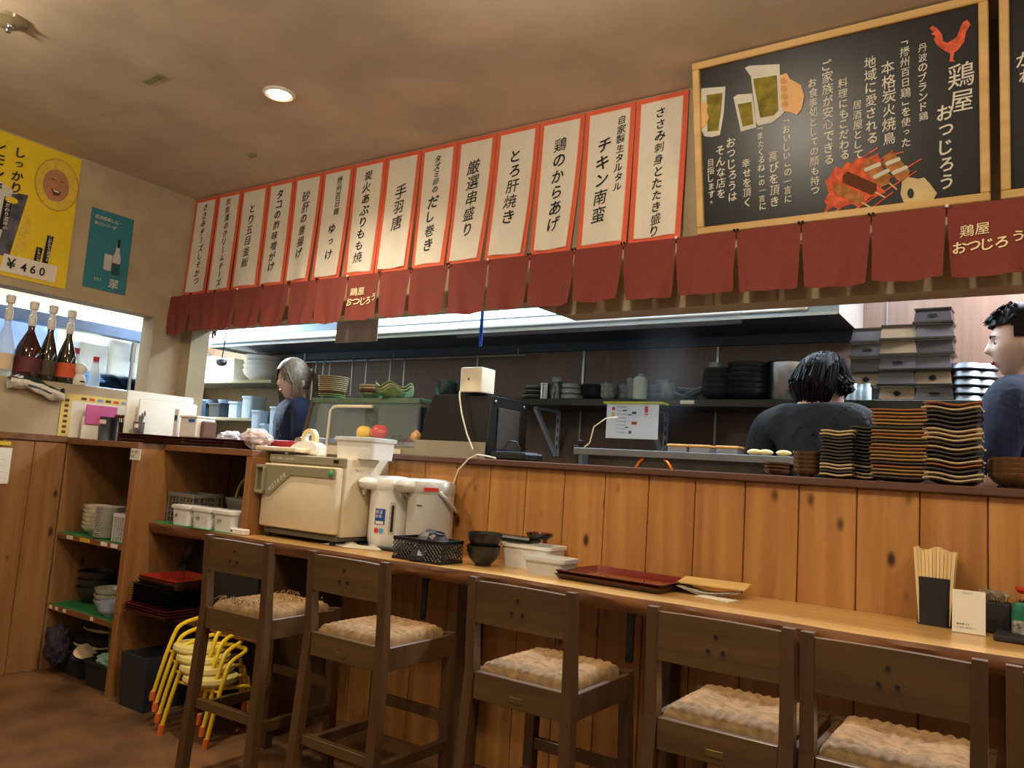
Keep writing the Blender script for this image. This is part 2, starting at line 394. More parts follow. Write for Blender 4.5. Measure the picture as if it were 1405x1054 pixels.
for i, (txt, drop, size, what) in enumerate(BT):
    xa, xb = BX[i]+.002, BX[i+1]-.002
    wd = xb-xa; h = ZB1-ZB0
    nm = 'leftmost, by the corner' if i == 0 else ('rightmost, beside the blackboard' if i == 13 else ORD[i] + ' from the left corner')
    t = thing('menu_strip', 'orange-edged white paper menu strip with brush writing, %s (%s)' % (nm, what) if len((nm+what).split()) < 7 else 'orange-edged paper menu strip, %s, %s' % (nm, what),
              'menu sign', ((xa+xb)/2, YW-.004, ZB0), 0, 'paper menu strips along the top of the wall')
    lean = [0, 0, .0, .004, .014, .020, .010, .006, .018, .040, .035, .020, .004, 0][i]
    ph = random.uniform(0, 6); amp = random.uniform(.004, .010)
    def surf(u, v, inset=0, off=0, ww=wd, hh=h, ln=lean, p=ph, am=amp):
        # v 0 at bottom; the lower end narrows, sways and curls off the wall
        cur = (1-v)**2
        x = (u-.5)*(ww-2*inset)*(1-.10*cur*(1 if ln > .008 else .2)) - ln*cur*.5
        z = inset+v*(hh-2*inset)
        y = -.004-am*(1-v)*(1+math.sin(u*5+p)) - .010*cur - off
        return (x, y, z)
    b = MB(); b.grid(10, 16, lambda u, v: surf(u, v)); b.build('border_paper', M_orange, t, smooth=True)
    b = MB(); b.grid(10, 16, lambda u, v: surf(u, v, .020, .0018)); b.build('pale_line', mat('pale_line', (238, 170, 140), .8, var=0), t, smooth=True)
    b = MB(); b.grid(10, 16, lambda u, v: surf(u, v, .023, .003)); b.build('white_paper', M_paper, t, smooth=True)
    b = MB(); xc = .0; 
    if i == 12:
        vtext(b, '自家製生タルタル', .058, h-.05, .040, 1.02); xc = -.018
    if i == 8:
        vtext(b, 'タズミ卵の', xc, h-.05, .038, 1.0); vtext(b, 'だし巻き', xc-.004, h-.05-.2, .066, 1.06)
    elif i == 5:
        vtext(b, '播州百日鶏', .02, h-.05, .042, 1.0); vtext(b, 'ゆっけ', .0, h-.05-.25, .060, 1.15)
    else: vtext(b, txt, xc, h-drop, size, 1.06)
    # drape the letters onto the paper
    for vtx in b.bm.verts:
        v = vtx.co.z/h; u = vtx.co.x/wd+.5; s = surf(u, v, 0, .0055)
        vtx.co.x = vtx.co.x-lean*(1-v)**2*.5; vtx.co.y = s[1]
    text_build(b, 'lettering', M_ink, t)

# ================================================================ NOREN VALANCE
FX = [-4.294, -4.087, -3.863, -3.666, -3.451, -3.241, -3.032, -2.818, -2.604, -2.41, -2.19, -1.973, -1.761, -1.549, -1.334, -1.119, -.895, -.673, -.454, -.241, -.02, .20, .42, .64]
YN, ZN1, ZN0 = 2.672, 2.066, 1.846
SETS = [(0, 3), (3, 7), (7, 11), (11, 15), (15, 19), (19, 23)]
SL = ['leftmost short dark red noren curtain of three flaps, in the corner', 'dark red noren curtain of four plain flaps, second from the corner', 'dark red noren curtain with cream shop lettering, below the middle menu strips',
      'plain dark red noren curtain below the rightmost menu strips', 'plain dark red noren curtain directly below the large blackboard', 'dark red noren curtain with large cream lettering at the right edge']
b = MB(); b.tube([(-4.295, YN+.006, ZN1-.012), (.7, YN+.006, ZN1-.012)], .006); tag(b.build('noren_rod', M_cap), 'thin dark rod carrying the row of dark red noren curtains', 'curtain rod')
for si, (a, e) in enumerate(SETS):
    t = thing('noren_curtain', SL[si], 'curtain', (FX[a], YN, ZN1), 0, 'noren curtains over the kitchen opening')
    for k in range(a, e):
        wd = FX[k+1]-FX[k]; x0 = FX[k]-FX[a]; H = ZN1-ZN0+random.uniform(-.006, .006); ph = random.uniform(0, 6); lc = random.uniform(.01, .035); rc = random.uniform(.01, .035)
        sg = random.uniform(.003, .01); fold = random.uniform(-.5, .5)
        def fl(u, v, wd=wd, x0=x0, H=H, ph=ph, lc=lc, rc=rc):
            d = 1-v
            x = x0 + (u*(wd-.004)+.002)*(1) + (lc*.5*d**1.6)*(1-u) - (rc*.5*d**1.6)*u
            z = -H*d - sg*(1-(2*u-1)**2)*d
            s = abs(2*u-1)
            y = -.004 - .010*d*(1+math.sin(u*7+ph)) + .012*math.sin(PI*u)*v*d*2 - .006*d*math.sin((u+fold*d)*14+ph)
            return (x, y, z)
        b = MB(); b.grid(18, 16, fl); b.build('flap', M_noren, t, smooth=True)
        if k in (7, 19):
            b = MB(); s = .042 if k == 7 else .040
            htext(b, '鶏屋', x0+.055, -.085, s, 1.0, 0, dz=.002)
            htext(b, 'おつじろ', x0+.036, -.135, s*1.05, .86, 0, dz=.001)
            htext(b, 'う', x0+.186, -.118, s*.95, .86, 0)
            for vtx in b.bm.verts:
                u = (vtx.co.x-x0)/wd; v = 1+vtx.co.z/H; vtx.co.y = fl(min(max(u, 0), 1), v)[1]-.004
            text_build(b, 'lettering', M_cream_ink, t)
    pn = MB(); pn.ball((0, 0, 0), .006); pn.build('pin', M_paper, t, (0.002, -.012, -.002), smooth=True)
    for k in range(a+1, e):
        pn = MB(); pn.ball((-.006, 0, 0), .005, 8, 6); pn.ball((.006, 0, 0), .005, 8, 6); pn.build('hook', M_black, t, (FX[k]-FX[a], -.012, .001))

# ================================================================ BLACKBOARDS
def board(name, label, xa, xb, cat='blackboard'):
    L = .622; t = thing(name, label, cat, ((xa+xb)/2, 2.716, 2.082)); t.rotation_euler = (math.atan2(.12, .61), 0, 0)
    W = xb-xa
    b = MB(); b.box((-W/2+.01, .004, .01), (W/2-.01, .016, L-.01)); b.build('board_panel', M_board, t)
    fw = .026
    b = MB(); b.box((-W/2, -.012, 0), (W/2, .020, fw), .003); b.build('frame_rail', M_frame, t)
    b = MB(); b.box((-W/2, -.012, L-fw), (W/2, .020, L), .003); b.build('frame_rail', M_frame, t)
    b = MB(); b.box((-W/2, -.0125, fw), (-W/2+fw, .020, L-fw), .003); b.build('frame_stile', MC['board_frame'], t)
    b = MB(); b.box((W/2-fw, -.0125, fw), (W/2, .020, L-fw), .003); b.build('frame_stile', MC['board_frame'], t)
    return t, W, L
bt, BW, BL = board('blackboard', 'large wood-framed blackboard with chalk beer glasses, a rooster and brush writing', -1.055, -.127)
bpy.context.view_layer.update()
_bm = bt.matrix_world.inverted(); _bn = bt.matrix_world.to_3x3() @ Vector((0, 1, 0)); _bo = bt.matrix_world.translation
def bq(x, y):                        # a point of the board's drawing, found on the tilted board plane
    r = ray(905+x/2.81, y/2.81); k = (_bo-CAM).dot(_bn)/r.dot(_bn); q = _bm @ (CAM+r*k); return (q.x, q.z)
cols = [('鶏屋', 1160, 240, 440), ('おつじろう', 1102, 400, 735), ('丹波のブランド鶏', 1012, 165, 468), ('「播州百日鶏」を使った', 944, 145, 562),
    ('本格炭火焼鳥', 880, 232, 562), ('地域に愛される', 812, 215, 558), ('居酒屋として', 762, 385, 615), ('料理にもこだわる', 706, 300, 618), ('ご家族が安心できる', 645, 228, 640),
    ('お食事処としての顔も持つ', 590, 300, 755), ('「おいしい」の一言に', 488, 452, 778), ('喜びを頂き', 438, 580, 800), ('「またくるね」の一言に', 388, 482, 806), ('幸せを頂く', 333, 610, 800),
    ('おつじろうは', 275, 528, 780), ('そんな店を', 232, 560, 768), ('目指します。', 195, 612, 788)]
for s, x, y0, y1 in cols:
    x_, z0 = bq(x, y0); _, z1 = bq(x, y1); size = (z0-z1)/(len(s)-.25*sum(s.count(c) for c in '「」。'))
    b = MB(); vtext(b, s, x_, z0, size*.98, 1.02, .0015, .95, .04, .06)
    text_build(b, 'chalk_lettering', M_chalk, bt)
def blob(poly, mt, name, lay=1, parent=None):
    b = MB(); b.prism([bq(*q) for q in poly], .004-.0008*(lay+1), .004-.0008*lay+.0006); return b.build(name, mt, parent or bt)
M_beer = mat('chalk_amber', (134, 120, 44), .9, nscale=30, var=.3); M_foam = mat('chalk_foam', (206, 202, 186), .9)
M_hand = mat('chalk_hand', (224, 176, 120), .9); M_ember = mat('chalk_orange', (216, 96, 62), .9, nscale=40, var=.3); M_meat = mat('chalk_brown', (172, 112, 60), .9, nscale=40, var=.3)
M_dkm = mat('chalk_dark_brown', (96, 52, 26), .9)
blob([(160, 340), (253, 333), (247, 430), (232, 520), (200, 528), (172, 525), (160, 500)], M_foam, 'chalk_glass', 1)
blob([(180, 366), (242, 358), (236, 430), (225, 503), (184, 507)], M_beer, 'chalk_beer', 2)
blob([(284, 375), (300, 364), (356, 360), (372, 490), (312, 507)], M_foam, 'chalk_glass', 1)
blob([(300, 402), (354, 392), (361, 478), (320, 488)], M_beer, 'chalk_beer', 2)
blob([(328, 262), (345, 253), (462, 247), (464, 300), (470, 360), (488, 422), (468, 446), (430, 474), (380, 484), (371, 470), (362, 380), (352, 295)], M_foam, 'chalk_mug', 3)
blob([(360, 304), (452, 290), (458, 425), (440, 445), (388, 454)], M_beer, 'chalk_beer', 4)
hd = [(465, 290), (490, 282), (503, 305), (545, 328), (558, 370), (548, 420), (530, 443), (503, 432), (480, 430), (468, 405), (466, 340)]
blob(hd, M_hand, 'chalk_hand', 5)
for k in range(4): blob([(478+13*math.cos(q)+2*k, 312+30*k+13*math.sin(q)) for q in [2*PI*j/10 for j in range(10)]], mat('chalk_finger', (206, 150, 98), .9), 'chalk_finger', 6)
blob([(158, 400), (172, 390), (186, 405), (181, 430), (190, 452), (178, 482), (160, 500)], M_hand, 'chalk_hand', 4)
blob([(1040, 108), (1052, 98), (1068, 106), (1088, 130), (1092, 158), (1110, 165), (1145, 142), (1162, 98), (1172, 82), (1186, 76), (1198, 92), (1190, 108), (1182, 118), (1174, 160), (1152, 190), (1135, 202), (1131, 228), (1140, 236), (1118, 236), (1120, 206), (1095, 192), (1072, 176), (1056, 152), (1064, 138), (1046, 130), (1056, 122)], M_ember, 'chalk_rooster', 1)
blob([(628, 830), (646, 790), (632, 775), (652, 745), (640, 705), (664, 668), (676, 640), (700, 652), (722, 622), (745, 634), (766, 600), (800, 612), (840, 590), (860, 640), (820, 690), (872, 742), (806, 764), (768, 800), (742, 786), (690, 806), (668, 796)], M_ember, 'chalk_fire', 1)
def bar(x0, y0, x1, y1, wd, mt, lay, name):
    L_ = math.hypot(x1-x0, y1-y0); nx, ny = -(y1-y0)/L_*wd/2, (x1-x0)/L_*wd/2; ux, uy = (x1-x0)/L_*wd*.25, (y1-y0)/L_*wd*.25
    blob([(x0+nx, y0+ny), (x0-ux, y0-uy), (x0-nx, y0-ny), (x1-nx, y1-ny), (x1+ux, y1+uy), (x1+nx, y1+ny)], mt, name, lay)
for q in [(640, 700, 840, 570), (650, 760, 900, 580), (660, 825, 1010, 612), (740, 815, 990, 660), (820, 800, 900, 740), (880, 600, 940, 585)]: bar(*q, 5, M_ember, 2, 'chalk_grate_line')
for q in [(680, 722, 775, 772, 42, M_meat), (716, 682, 826, 730, 46, M_dkm), (798, 632, 872, 700, 60, M_meat), (880, 608, 944, 680, 60, M_meat)]:
    bar(q[0], q[1], q[2]+42, q[3]+30, 6, M_hand, 3, 'chalk_skewer'); bar(*q, 4, 'chalk_meat')
for q in [(792, 656, 850, 632), (826, 684, 884, 656), (874, 632, 926, 612), (898, 668, 954, 644)]: bar(*q, 15, M_foam, 5, 'chalk_leek')
blob([(935, 700), (958, 683), (1000, 690), (1020, 684), (1042, 708), (1070, 745), (1052, 776), (1010, 784), (945, 790), (929, 748)], mat('chalk_fan', (206, 184, 132), .9), 'chalk_fist', 5)
blob([(968+13*math.cos(q), 746+20*math.sin(q)) for q in [2*PI*k/10 for k in range(10)]], M_board, 'chalk_fist_gap', 6)

bt2, W2, L2 = board('blackboard', 'second wood-framed blackboard, cut off by the right edge', -.100, .83)
def b2(fx, fz): return (-W2/2+fx*W2, fz*L2)
for s, fx, fz, size in [('かわ', .072, .69, .046), ('むね', .125, .695, .046), ('もも', .18, .70, .046), ('百鶏串', .125, .97, .062), ('炙り', .10, .28, .058), ('一品', .17, .50, .07), ('鶏刺し', .27, .93, .07), ('ずり', .35, .70, .05), ('つくね', .45, .8, .05), ('ねぎま', .55, .8, .05), ('せせり', .65, .8, .05)]:
    b = MB(); x, z = b2(fx, fz); vtext(b, s, x, z, size, 1.05, .0015); text_build(b, 'chalk_lettering', M_chalk, bt2)

# ================================================================ LEFT WALL POSTERS (built facing -y, turned to face +x)
def wallX(name, label, cat, X, y, z): return thing(name, label, cat, (X, y, z), PI/2)
t = wallX('poster', 'yellow drinks poster with a lemon sour glass and a laughing lemon face', 'poster', XL+.002, 1.32, 1.972)
def pp(y, z): return (y-1.32, z-1.972)
PW0, PW1, PH = 1.60-1.32, 2.063-1.32, .725
b = MB(); b.box((PW0-.02, -.003, 0), (PW1, 0, PH-.01)); b.build('poster_sheet', mat('poster_yellow', (228, 198, 34), .5, var=.03), t)
def pblob(poly, mt, name, lay): b = MB(); b.prism(poly, -.003-.0010*lay, -.0025-.0010*(lay-1)); return b.build(name, mt, t)
def ell(cx, cz, rx, rz, n=28, w=0): return [(cx+rx*math.cos(2*PI*k/n)*(1+w*math.cos(2*PI*k/n)), cz+rz*math.sin(2*PI*k/n)) for k in range(n)]
M_lem = mat('lemon_skin', (220, 188, 60), .6, nscale=60, var=.1); M_lem2 = mat('lemon_rim', (190, 140, 50), .6)
fx, fz = .635, .535
pblob(ell(fx, fz, .112, .140), M_lem2, 'lemon_outline', 1); pblob(ell(fx, fz, .106, .134), M_lem, 'lemon_head', 2)
pblob(ell(fx-.005, fz-.005, .066, .086), mat('printed_skin', (178, 122, 86), .7), 'printed_face', 3)
for q in (-.024, .022): pblob([(fx+q-.016, fz+.018), (fx+q, fz+.026), (fx+q+.016, fz+.016), (fx+q, fz+.021)], M_dkm, 'printed_eye', 4)
pblob([(fx-.03, fz-.028), (fx+.024, fz-.032), (fx+.012, fz-.056), (fx-.01, fz-.06)], M_dkm, 'printed_mouth', 4)
pblob([(fx-.018, fz-.031), (fx+.014, fz-.034), (fx+.01, fz-.040), (fx-.012, fz-.040)], M_paper, 'printed_teeth', 5)
# mug
M_pg = mat('printed_glass', (92, 92, 104), .4, nscale=14, var=.5); M_pg2 = mat('printed_glass_light', (196, 192, 184), .4, nscale=14, var=.1)
pblob([(.20, .40), (.505, .435), (.455, .10), (.24, .085)], M_pg, 'printed_mug', 1)
pblob([(.30, .42), (.43, .43), (.395, .10), (.31, .09)], M_pg2, 'printed_mug_shine', 2)
pblob([(.27, .44), (.33, .475), (.40, .45), (.455, .425), (.36, .40)], M_foam, 'printed_ice', 3)
pblob(ell(.325, .375, .035, .016), MC['poster_yellow'], 'printed_lemon_slice', 4); pblob(ell(.43, .385, .030, .016), MC['poster_yellow'], 'printed_lemon_slice', 4)
pblob([(.345, .375), (.385, .375), (.37, .175), (.335, .175)], M_paper, 'printed_label', 3)
pblob([(.397, .395), (.437, .395), (.425, .225), (.388, .225)], M_ink, 'printed_label', 3)
pblob([(.505, .36), (.535, .30), (.53, .16), (.475, .10), (.48, .2)], M_lem, 'printed_lemon', 1)
for (x, z, h) in [(.635, .26, .15), (.59, .185, .12)]: pblob([(x-.014, z), (x+.018, z), (x+.005, z-h), (x-.024, z-h)], M_ink, 'printed_label', 1)
for s, x, z, sz, mt in [('しっかり', .44, .665, .060, M_ink), ('レモンで', .345, .675, .072, M_ink), ('レモンサワー', .362, .365, .030, M_ink), ('こだわり酒場の', .415, .388, .023, M_paper),
                        ('こだわり酒場の', .634, .255, .019, M_paper), ('レモンサワー', .588, .18, .018, M_paper)]:
    b = MB(); vtext(b, s, x, z, sz, 1.02, -.0105, 1, .02); text_build(b, 'lettering', mt, t)
pblob([(.43, .11), (.69, .11), (.685, .02), (.42, .02)], M_paper, 'price_slip', 5)
b = MB(); htext(b, '¥', .465, .068, .07, 1, -.012); htext(b, '460', .525, .062, .06, .75, -.012); text_build(b, 'lettering', M_ink, t)

t = wallX('poster', 'small teal drinks poster with a bottle and a glass', 'poster', XL+.002, 2.145, 2.012)
b = MB(); b.box((.005, -.003, 0), (.245, 0, .44)); b.build('poster_sheet', mat('poster_teal', (44, 120, 134), .5, var=.04), t)
pblob([(.150, .10), (.195, .10), (.195, .20), (.185, .225), (.180, .29), (.166, .29), (.160, .225), (.150, .20)], M_pg2, 'printed_bottle', 1)
pblob([(.150, .10), (.195, .10), (.195, .165), (.150, .165)], mat('bottle_green', (30, 84, 82), .4), 'printed_bottle_base', 2)
pblob([(.166, .255), (.181, .255), (.181, .30), (.166, .30)], M_ink, 'printed_bottle_neck', 2)
pblob([(.105, .115), (.145, .115), (.147, .205), (.103, .205)], M_pg2, 'printed_tumbler', 1)
b = MB(); htext(b, '居酒屋めしに、', .035, .395, .024, .95, -.006); htext(b, '翠ジンソーダ', .035, .360, .022, .95, -.006); htext(b, '翠', .17, .045, .06, 1, -.006); htext(b, 'SUI', .065, .055, .02, .75, -.006); text_build(b, 'lettering', M_chalk, t)
# ================================================================ SHELF UNITS, COUNTER
XP = -3.62                                     # right face of the tall divider panel
YU = 2.31                                      # front of the right-hand shelf unit
t = thing('shelf_unit', 'pine shelf unit in the corner by the left wall with green-matted shelves', 'shelf', (XL+.012, UF, 0))
def W(o): o.location = Vector(o.location); return o
def wbox(name, a, b_, mt, par, bev=.002, base=None):
    base = Vector(base or par.location)
    q = MB(); q.box(Vector(a)-base, Vector(b_)-base, bev); return q.build(name, mt, par)
TU = t
wbox('side_panel', (XP-.042, UF, 0), (XP, YW-.07, 1.16), M_cab, t)
wbox('side_panel', (XL+.012, UF+.002, 0), (XL+.024, YW-.07, 1.16), M_pine_side, t)
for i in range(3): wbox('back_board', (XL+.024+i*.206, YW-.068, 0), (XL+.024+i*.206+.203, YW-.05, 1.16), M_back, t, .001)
wbox('top_board', (XL+.012, UF, 1.16), (XP, YW-.05, 1.19), M_shelf, t)
for nm, z in (('upper', .698), ('lower', .335)):
    s_ = wbox('shelf_board', (XL+.024, UF+.004, z-.028), (XP-.042, YW-.07, z), M_shelf, t)
    g = MB(); g.box((XL+.024+.002, UF+.01, z), (XP-.044, YW-.075, z+.003)); g = g.build('green_mat', M_green, t); g.location = -Vector(t.location); 
q = MB(); q.box((0, 0, 0), (.085, .002, .055)); q = q.build('label_card', M_paper, t, Vector((XP-.055, UF-.003, 1.105))-t.location)
q = MB(); 
for k, (s, zz) in enumerate((('おしぼり', .04), ('お箸', .018))): htext(q, s, .014, zz, .014, 1.1, -.001)
q.build('label_lettering', M_ink, t, Vector((XP-.055, UF-.0035, 1.105))-t.location, norm=False)
# price tags on the shelf edges
M_tagY = mat('tag_yellow', (220, 186, 50), .6)
for px_, mt in ((.05, M_paper), (.15, M_tagY), (.30, M_paper), (.37, M_paper)):
    wbox('edge_label', (XL+.06+px_*1.3, UF+.001, .676), (XL+.06+px_*1.3+(.09 if mt == M_tagY else .055), UF+.0038, .694), mt, t, 0)
for px_ in (.0, .05, .115, .33): wbox('edge_label', (XL+.04+px_*1.2, UF+.001, .314), (XL+.065+px_*1.2, UF+.0038, .330), M_paper, t, 0)

t = thing('shelf_unit', 'right-hand pine shelf compartment standing on the counter end, by the towel cabinet', 'shelf', (XP, YU, CZ))
wbox('side_panel', (-2.985, YU, CZ), (-2.945, YW-.07, 1.16), M_cab, t)
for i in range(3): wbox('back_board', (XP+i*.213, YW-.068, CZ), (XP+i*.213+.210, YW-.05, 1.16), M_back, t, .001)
wbox('top_board', (XP, YU-.004, 1.16), (-2.945, YW-.05, 1.188), M_shelf, t)
q = MB(); q.box((XP+.004, YU-.03, CZ), (-3.03, YW-.08, CZ+.003)); q = tag(q.build('green_mat', M_green), 'green mat under the white tubs on the counter end shelf', 'mat')

# live-edge counter
t = thing('counter', 'long pine counter with a rough live front edge', 'counter', (XP, 2.0, CZ))
def yf(x): return 2.262+.012*math.sin(x*3.1)+.008*math.sin(x*7.7+1)+.004*math.sin(x*19)+(.012 if x > -2 else 0)
NX = 150; x0, x1 = XP+.002, 2.4
q = MB()
top = []; 
for i in range(NX+1):
    x = x0+(x1-x0)*i/NX
    f = yf(x); n1 = .006*noise.noise((x*9, 0, 0)); n2 = .012*noise.noise((x*6, 3, 0)); n3 = .01*noise.noise((x*8, 7, 0))
    top.append([q.bm.verts.new(Vector(p)-t.location) for p in ((x, YP-.002, CZ), (x, f+.006, CZ), (x, f+n1, CZ-.012), (x, f+.004+n2, CZ-.032), (x, f+.016+n3, CZ-.050), (x, YP-.002, CZ-.052))])
for A, B in zip(top, top[1:]):
    for k in range(6):
        fc = q.bm.faces.new((A[k], B[k], B[(k+1) % 6], A[(k+1) % 6])); fc.material_index = 0 if k == 0 else 1
q.bm.faces.new(top[0]); q.bm.faces.new(top[-1][::-1])
q.build('slab', [M_counter, M_bark], t, smooth=True)
# posts and dark brackets beneath
for px_, py_ in ((632, 900), (905, 950), (1400, 980)):
    X = pY(px_, py_, 2.60).x
    o = wbox('support_post', (X-.035, 2.60, 0), (X+.035, YP-.002, CZ-.054), M_stool, t, .003)
    g = MB(); g.box(Vector((X-.012, 2.34, .60)), Vector((X+.012, 2.352, CZ-.056)), .002); g.box(Vector((X-.012, 2.34, CZ-.066)), Vector((X+.012, 2.62, CZ-.056)), .002)
    g = g.build('bracket', M_black, t); g.location = -Vector(t.location)

# ================================================================ BAR STOOLS
def make_stool():
    t = thing('bar_stool', 'x', 'stool')
    Wd, D, SZ, BH = .355, .36, .60, .86          # overall width, depth, seat rail top, back height
    hw = Wd/2
    for s in (-1, 1):
        q = MB(); sx = s*hw                      # rear post, nearest the viewer: leg and back in one
        q.hexa([(sx-s*.036+s*.02, -.018-.02, 0), (sx+s*.02, -.018-.02, 0), (sx+s*.02, .018-.02, 0), (sx-s*.036+s*.02, .018-.02, 0)],
               [(sx-s*.032, -.016, SZ), (sx, -.016, SZ), (sx, .018, SZ), (sx-s*.032, .018, SZ)])
        q.hexa([(sx-s*.032, -.016, SZ-.001), (sx, -.016, SZ-.001), (sx, .018, SZ-.001), (sx-s*.032, .018, SZ-.001)],
               [(sx-s*.028, -.030, BH), (sx, -.030, BH), (sx, -.006, BH), (sx-s*.028, -.006, BH)])
        bmesh.ops.remove_doubles(q.bm, verts=q.bm.verts[:], dist=.0012)
        q.build('leg', M_stool, t)
        q = MB()
        q.hexa([(sx-s*.034+s*.012, D-.036+.02, 0), (sx+s*.012, D-.036+.02, 0), (sx+s*.012, D+.02, 0), (sx-s*.034+s*.012, D+.02, 0)],
               [(sx-s*.034, D-.036, SZ), (sx, D-.036, SZ), (sx, D, SZ), (sx-s*.034, D, SZ)])
        q.build('leg', M_stool, t)
        q = MB(); q.box((sx-s*.006-.008*(s > 0), .018, SZ-.075), (sx-s*.006+.016-.008*(s > 0)-.0, D-.036, SZ-.004), .002); q.build('seat_rail', M_stool, t)
        q = MB(); q.box((sx-s*.012-.012, .0, .21), (sx-s*.012+.012, D-.02, .245), .002); q.build('stretcher', M_stool, t)
    q = MB(); q.box((-hw+.032, -.012, SZ-.078), (hw-.032, .010, SZ-.002), .002); q.build('seat_rail', M_stoolx, t)
    q = MB(); q.box((-hw+.034, D-.03, SZ-.078), (hw-.034, D-.008, SZ-.002), .002); q.build('seat_rail', M_stoolx, t)
    q = MB(); q.box((-hw+.025, -.012, .235), (hw-.025, .012, .268), .002); q.build('stretcher', M_stoolx, t)
    q = MB(); q.box((-hw+.028, D-.022, .30), (hw-.028, D, .335), .002); q.build('stretcher', M_stoolx, t)
    # back slat, gently bowed, with three screw holes
    q = MB(); n = 10
    rows = []
    for i in range(n+1):
        x = (-hw+.028)+(2*hw-.056)*i/n; bow = .006*(1-(2*i/n-1)**2)
        lo, hi = BH-.125, BH-.010+.003*(1-(2*i/n-1)**2)
        rows.append([q.bm.verts.new(p) for p in ((x, -.022-bow, lo), (x, -.026-bow, hi), (x, -.006-bow, hi), (x, -.004-bow, lo))])
    for A, B in zip(rows, rows[1:]):
        for k in range(4): q.bm.faces.new((A[k], B[k], B[(k+1) % 4], A[(k+1) % 4]))
    q.bm.faces.new(rows[0]); q.bm.faces.new(rows[-1][::-1])
    q.build('back_slat', M_stoolx, t)
    for x, z in ((0, BH-.045), (-.018, BH-.080), (.018, BH-.080)):
        q = MB(); q.lathe([(0, 0), (.0048, 0), (.0048, .002), (0, .002)], 10); o = q.build('screw_hole', M_ink, t, (x, -.0312, z)); o.rotation_euler.x = PI/2
    q = MB(); q.box((-.022, -.0135, SZ-.062), (.022, -.0115, SZ-.046), .0008); q.build('maker_plate', mat('dull_brass', (120, 96, 56), .4, .6), t)
    # rush seat: four woven triangles, cords over the edges
    q = MB(); sw, sd = hw-.034, D/2-.022
    def seat(u, v):
        x = (2*u-1); y = (2*v-1); r = max(abs(x), abs(y)); k = (y if abs(x) > abs(y) else x)
        puff = .030*(1-r**6)**.5 if r < 1 else 0
        sag = -.020*(1-r)
        rid = .0024*math.sin(k*34)*(1 if r > .06 else 0) + .002*noise.noise((x*9, y*9, 1)) - .004*math.exp(-((abs(x)-abs(y))/.05)**2)
        return (x*sw*(1+.015*math.sin(k*34)*.3), D/2-.009+y*sd, SZ-.004+puff+sag+rid*(1-.0*r)+.006)
    q.grid(44, 44, seat)
    for s in (-1, 1):
        for ax in (0, 1):
            def side(u, v, s=s, ax=ax):
                p = seat(u, 0 if s < 0 else 1) if ax == 0 else seat(0 if s < 0 else 1, u)
                return (p[0], p[1], SZ-.028+(p[2]-SZ+.028)*v) if v else (p[0], p[1], SZ-.020)
            q.grid(44, 1, side)
    bmesh.ops.remove_doubles(q.bm, verts=q.bm.verts[:], dist=.0004)
    q.build('rush_seat', M_rush, t, smooth=True)
    return t
ST = [((271, 372), 1.90, 'leftmost dark wooden bar stool, its rush seat frayed, in front of the yellow stools'),
      ((423, 528), 1.905, 'second dark wooden bar stool from the left, in front of the electric kettles'),
      ((646, 789), 1.905, 'third dark wooden bar stool from the left, below the white tubs and red trays'),
      ((890, 1094), 1.895, 'fourth dark wooden bar stool from the left, below the pile of papers'),
      ((1104, 1352), 1.885, 'fifth dark wooden bar stool, below the chopstick holder'),
      ((1380, None), 1.88, 'bar stool at the right edge of the picture, only its left post showing')]
proto = make_stool()
for i, ((a, e), Y, lab) in enumerate(ST):
    X = (pY(a, 800, Y-.02).x + pY(e, 820, Y-.02).x)/2 if e else pY(a, 920, Y-.02).x+.1775
    o = proto if i == 0 else dup(proto, label=lab)
    o['label'] = lab; o['group'] = 'bar stools along the counter'; o.location = (X, Y, 0); o.rotation_euler.z = [.03, .0, -.01, .0, 0, 0][i]
if True:                                         # torn fibres of the worn seat
    q = MB(); rn = random.Random(5)
    for k in range(90):
        x = rn.uniform(-.13, .13); y = rn.choice([rn.uniform(.01, .05), rn.uniform(.2, .33)]); a = rn.uniform(0, 6.3); l = rn.uniform(.01, .03)
        q.tube([(x, y, .622), (x+l*.5*math.cos(a), y+l*.5*math.sin(a), .634+rn.uniform(0, .008)), (x+l*math.cos(a), y+l*math.sin(a), .626+rn.uniform(0, .012))], .0011, 4)
    stuff(q.build('frayed_fibre', M_rush, proto))
# ================================================================ THINGS ON THE COUNTER
# hot towel cabinet
cx0, cx1, cy0, cy1 = -2.93, -2.44, 2.365, 2.66
t = thing('towel_cabinet', 'cream hot towel cabinet with an olive door handle panel and green button', 'cabinet', (cx0, cy0, CZ))
wd = cx1-cx0; B0 = .035; TP = .368
q = MB(); q.box((0, .035, B0), (wd, cy1-cy0, TP), .008, seg=2); q.build('body', M_offwhite, t, smooth=True)
q = MB(); q.box((.01, .02, TP-.035), (wd-.004, .04, TP-.001), .003); q.build('top_panel', mat('olive_panel', (140, 132, 104), .5, var=.03), t)
q = MB(); htext(q, 'HOT TOWEL CABINET', .03, TP-.018, .012, .75, .0185); q.build('lettering', M_paper, t, norm=False)
q = MB(); q.box((wd-.065, .016, TP-.024), (wd-.035, .0215, TP-.010), .001); q.build('switch', M_black, t)
q = MB(); q.box((.0, 0, B0+.012), (wd-.012, .034, TP-.042), .009, seg=2); d = q.build('door', M_offwhite, t, smooth=True)
q = MB(); ol = MC['olive_panel']
q.prism([(-.012, TP-.050), (wd-.03, TP-.048), (wd-.022, TP-.062), (wd-.028, TP-.088), (.19, TP-.088), (.055, TP-.188), (.03, TP-.178), (-.012, TP-.178)], -.006, .004); q.build('olive_plate', ol, d)
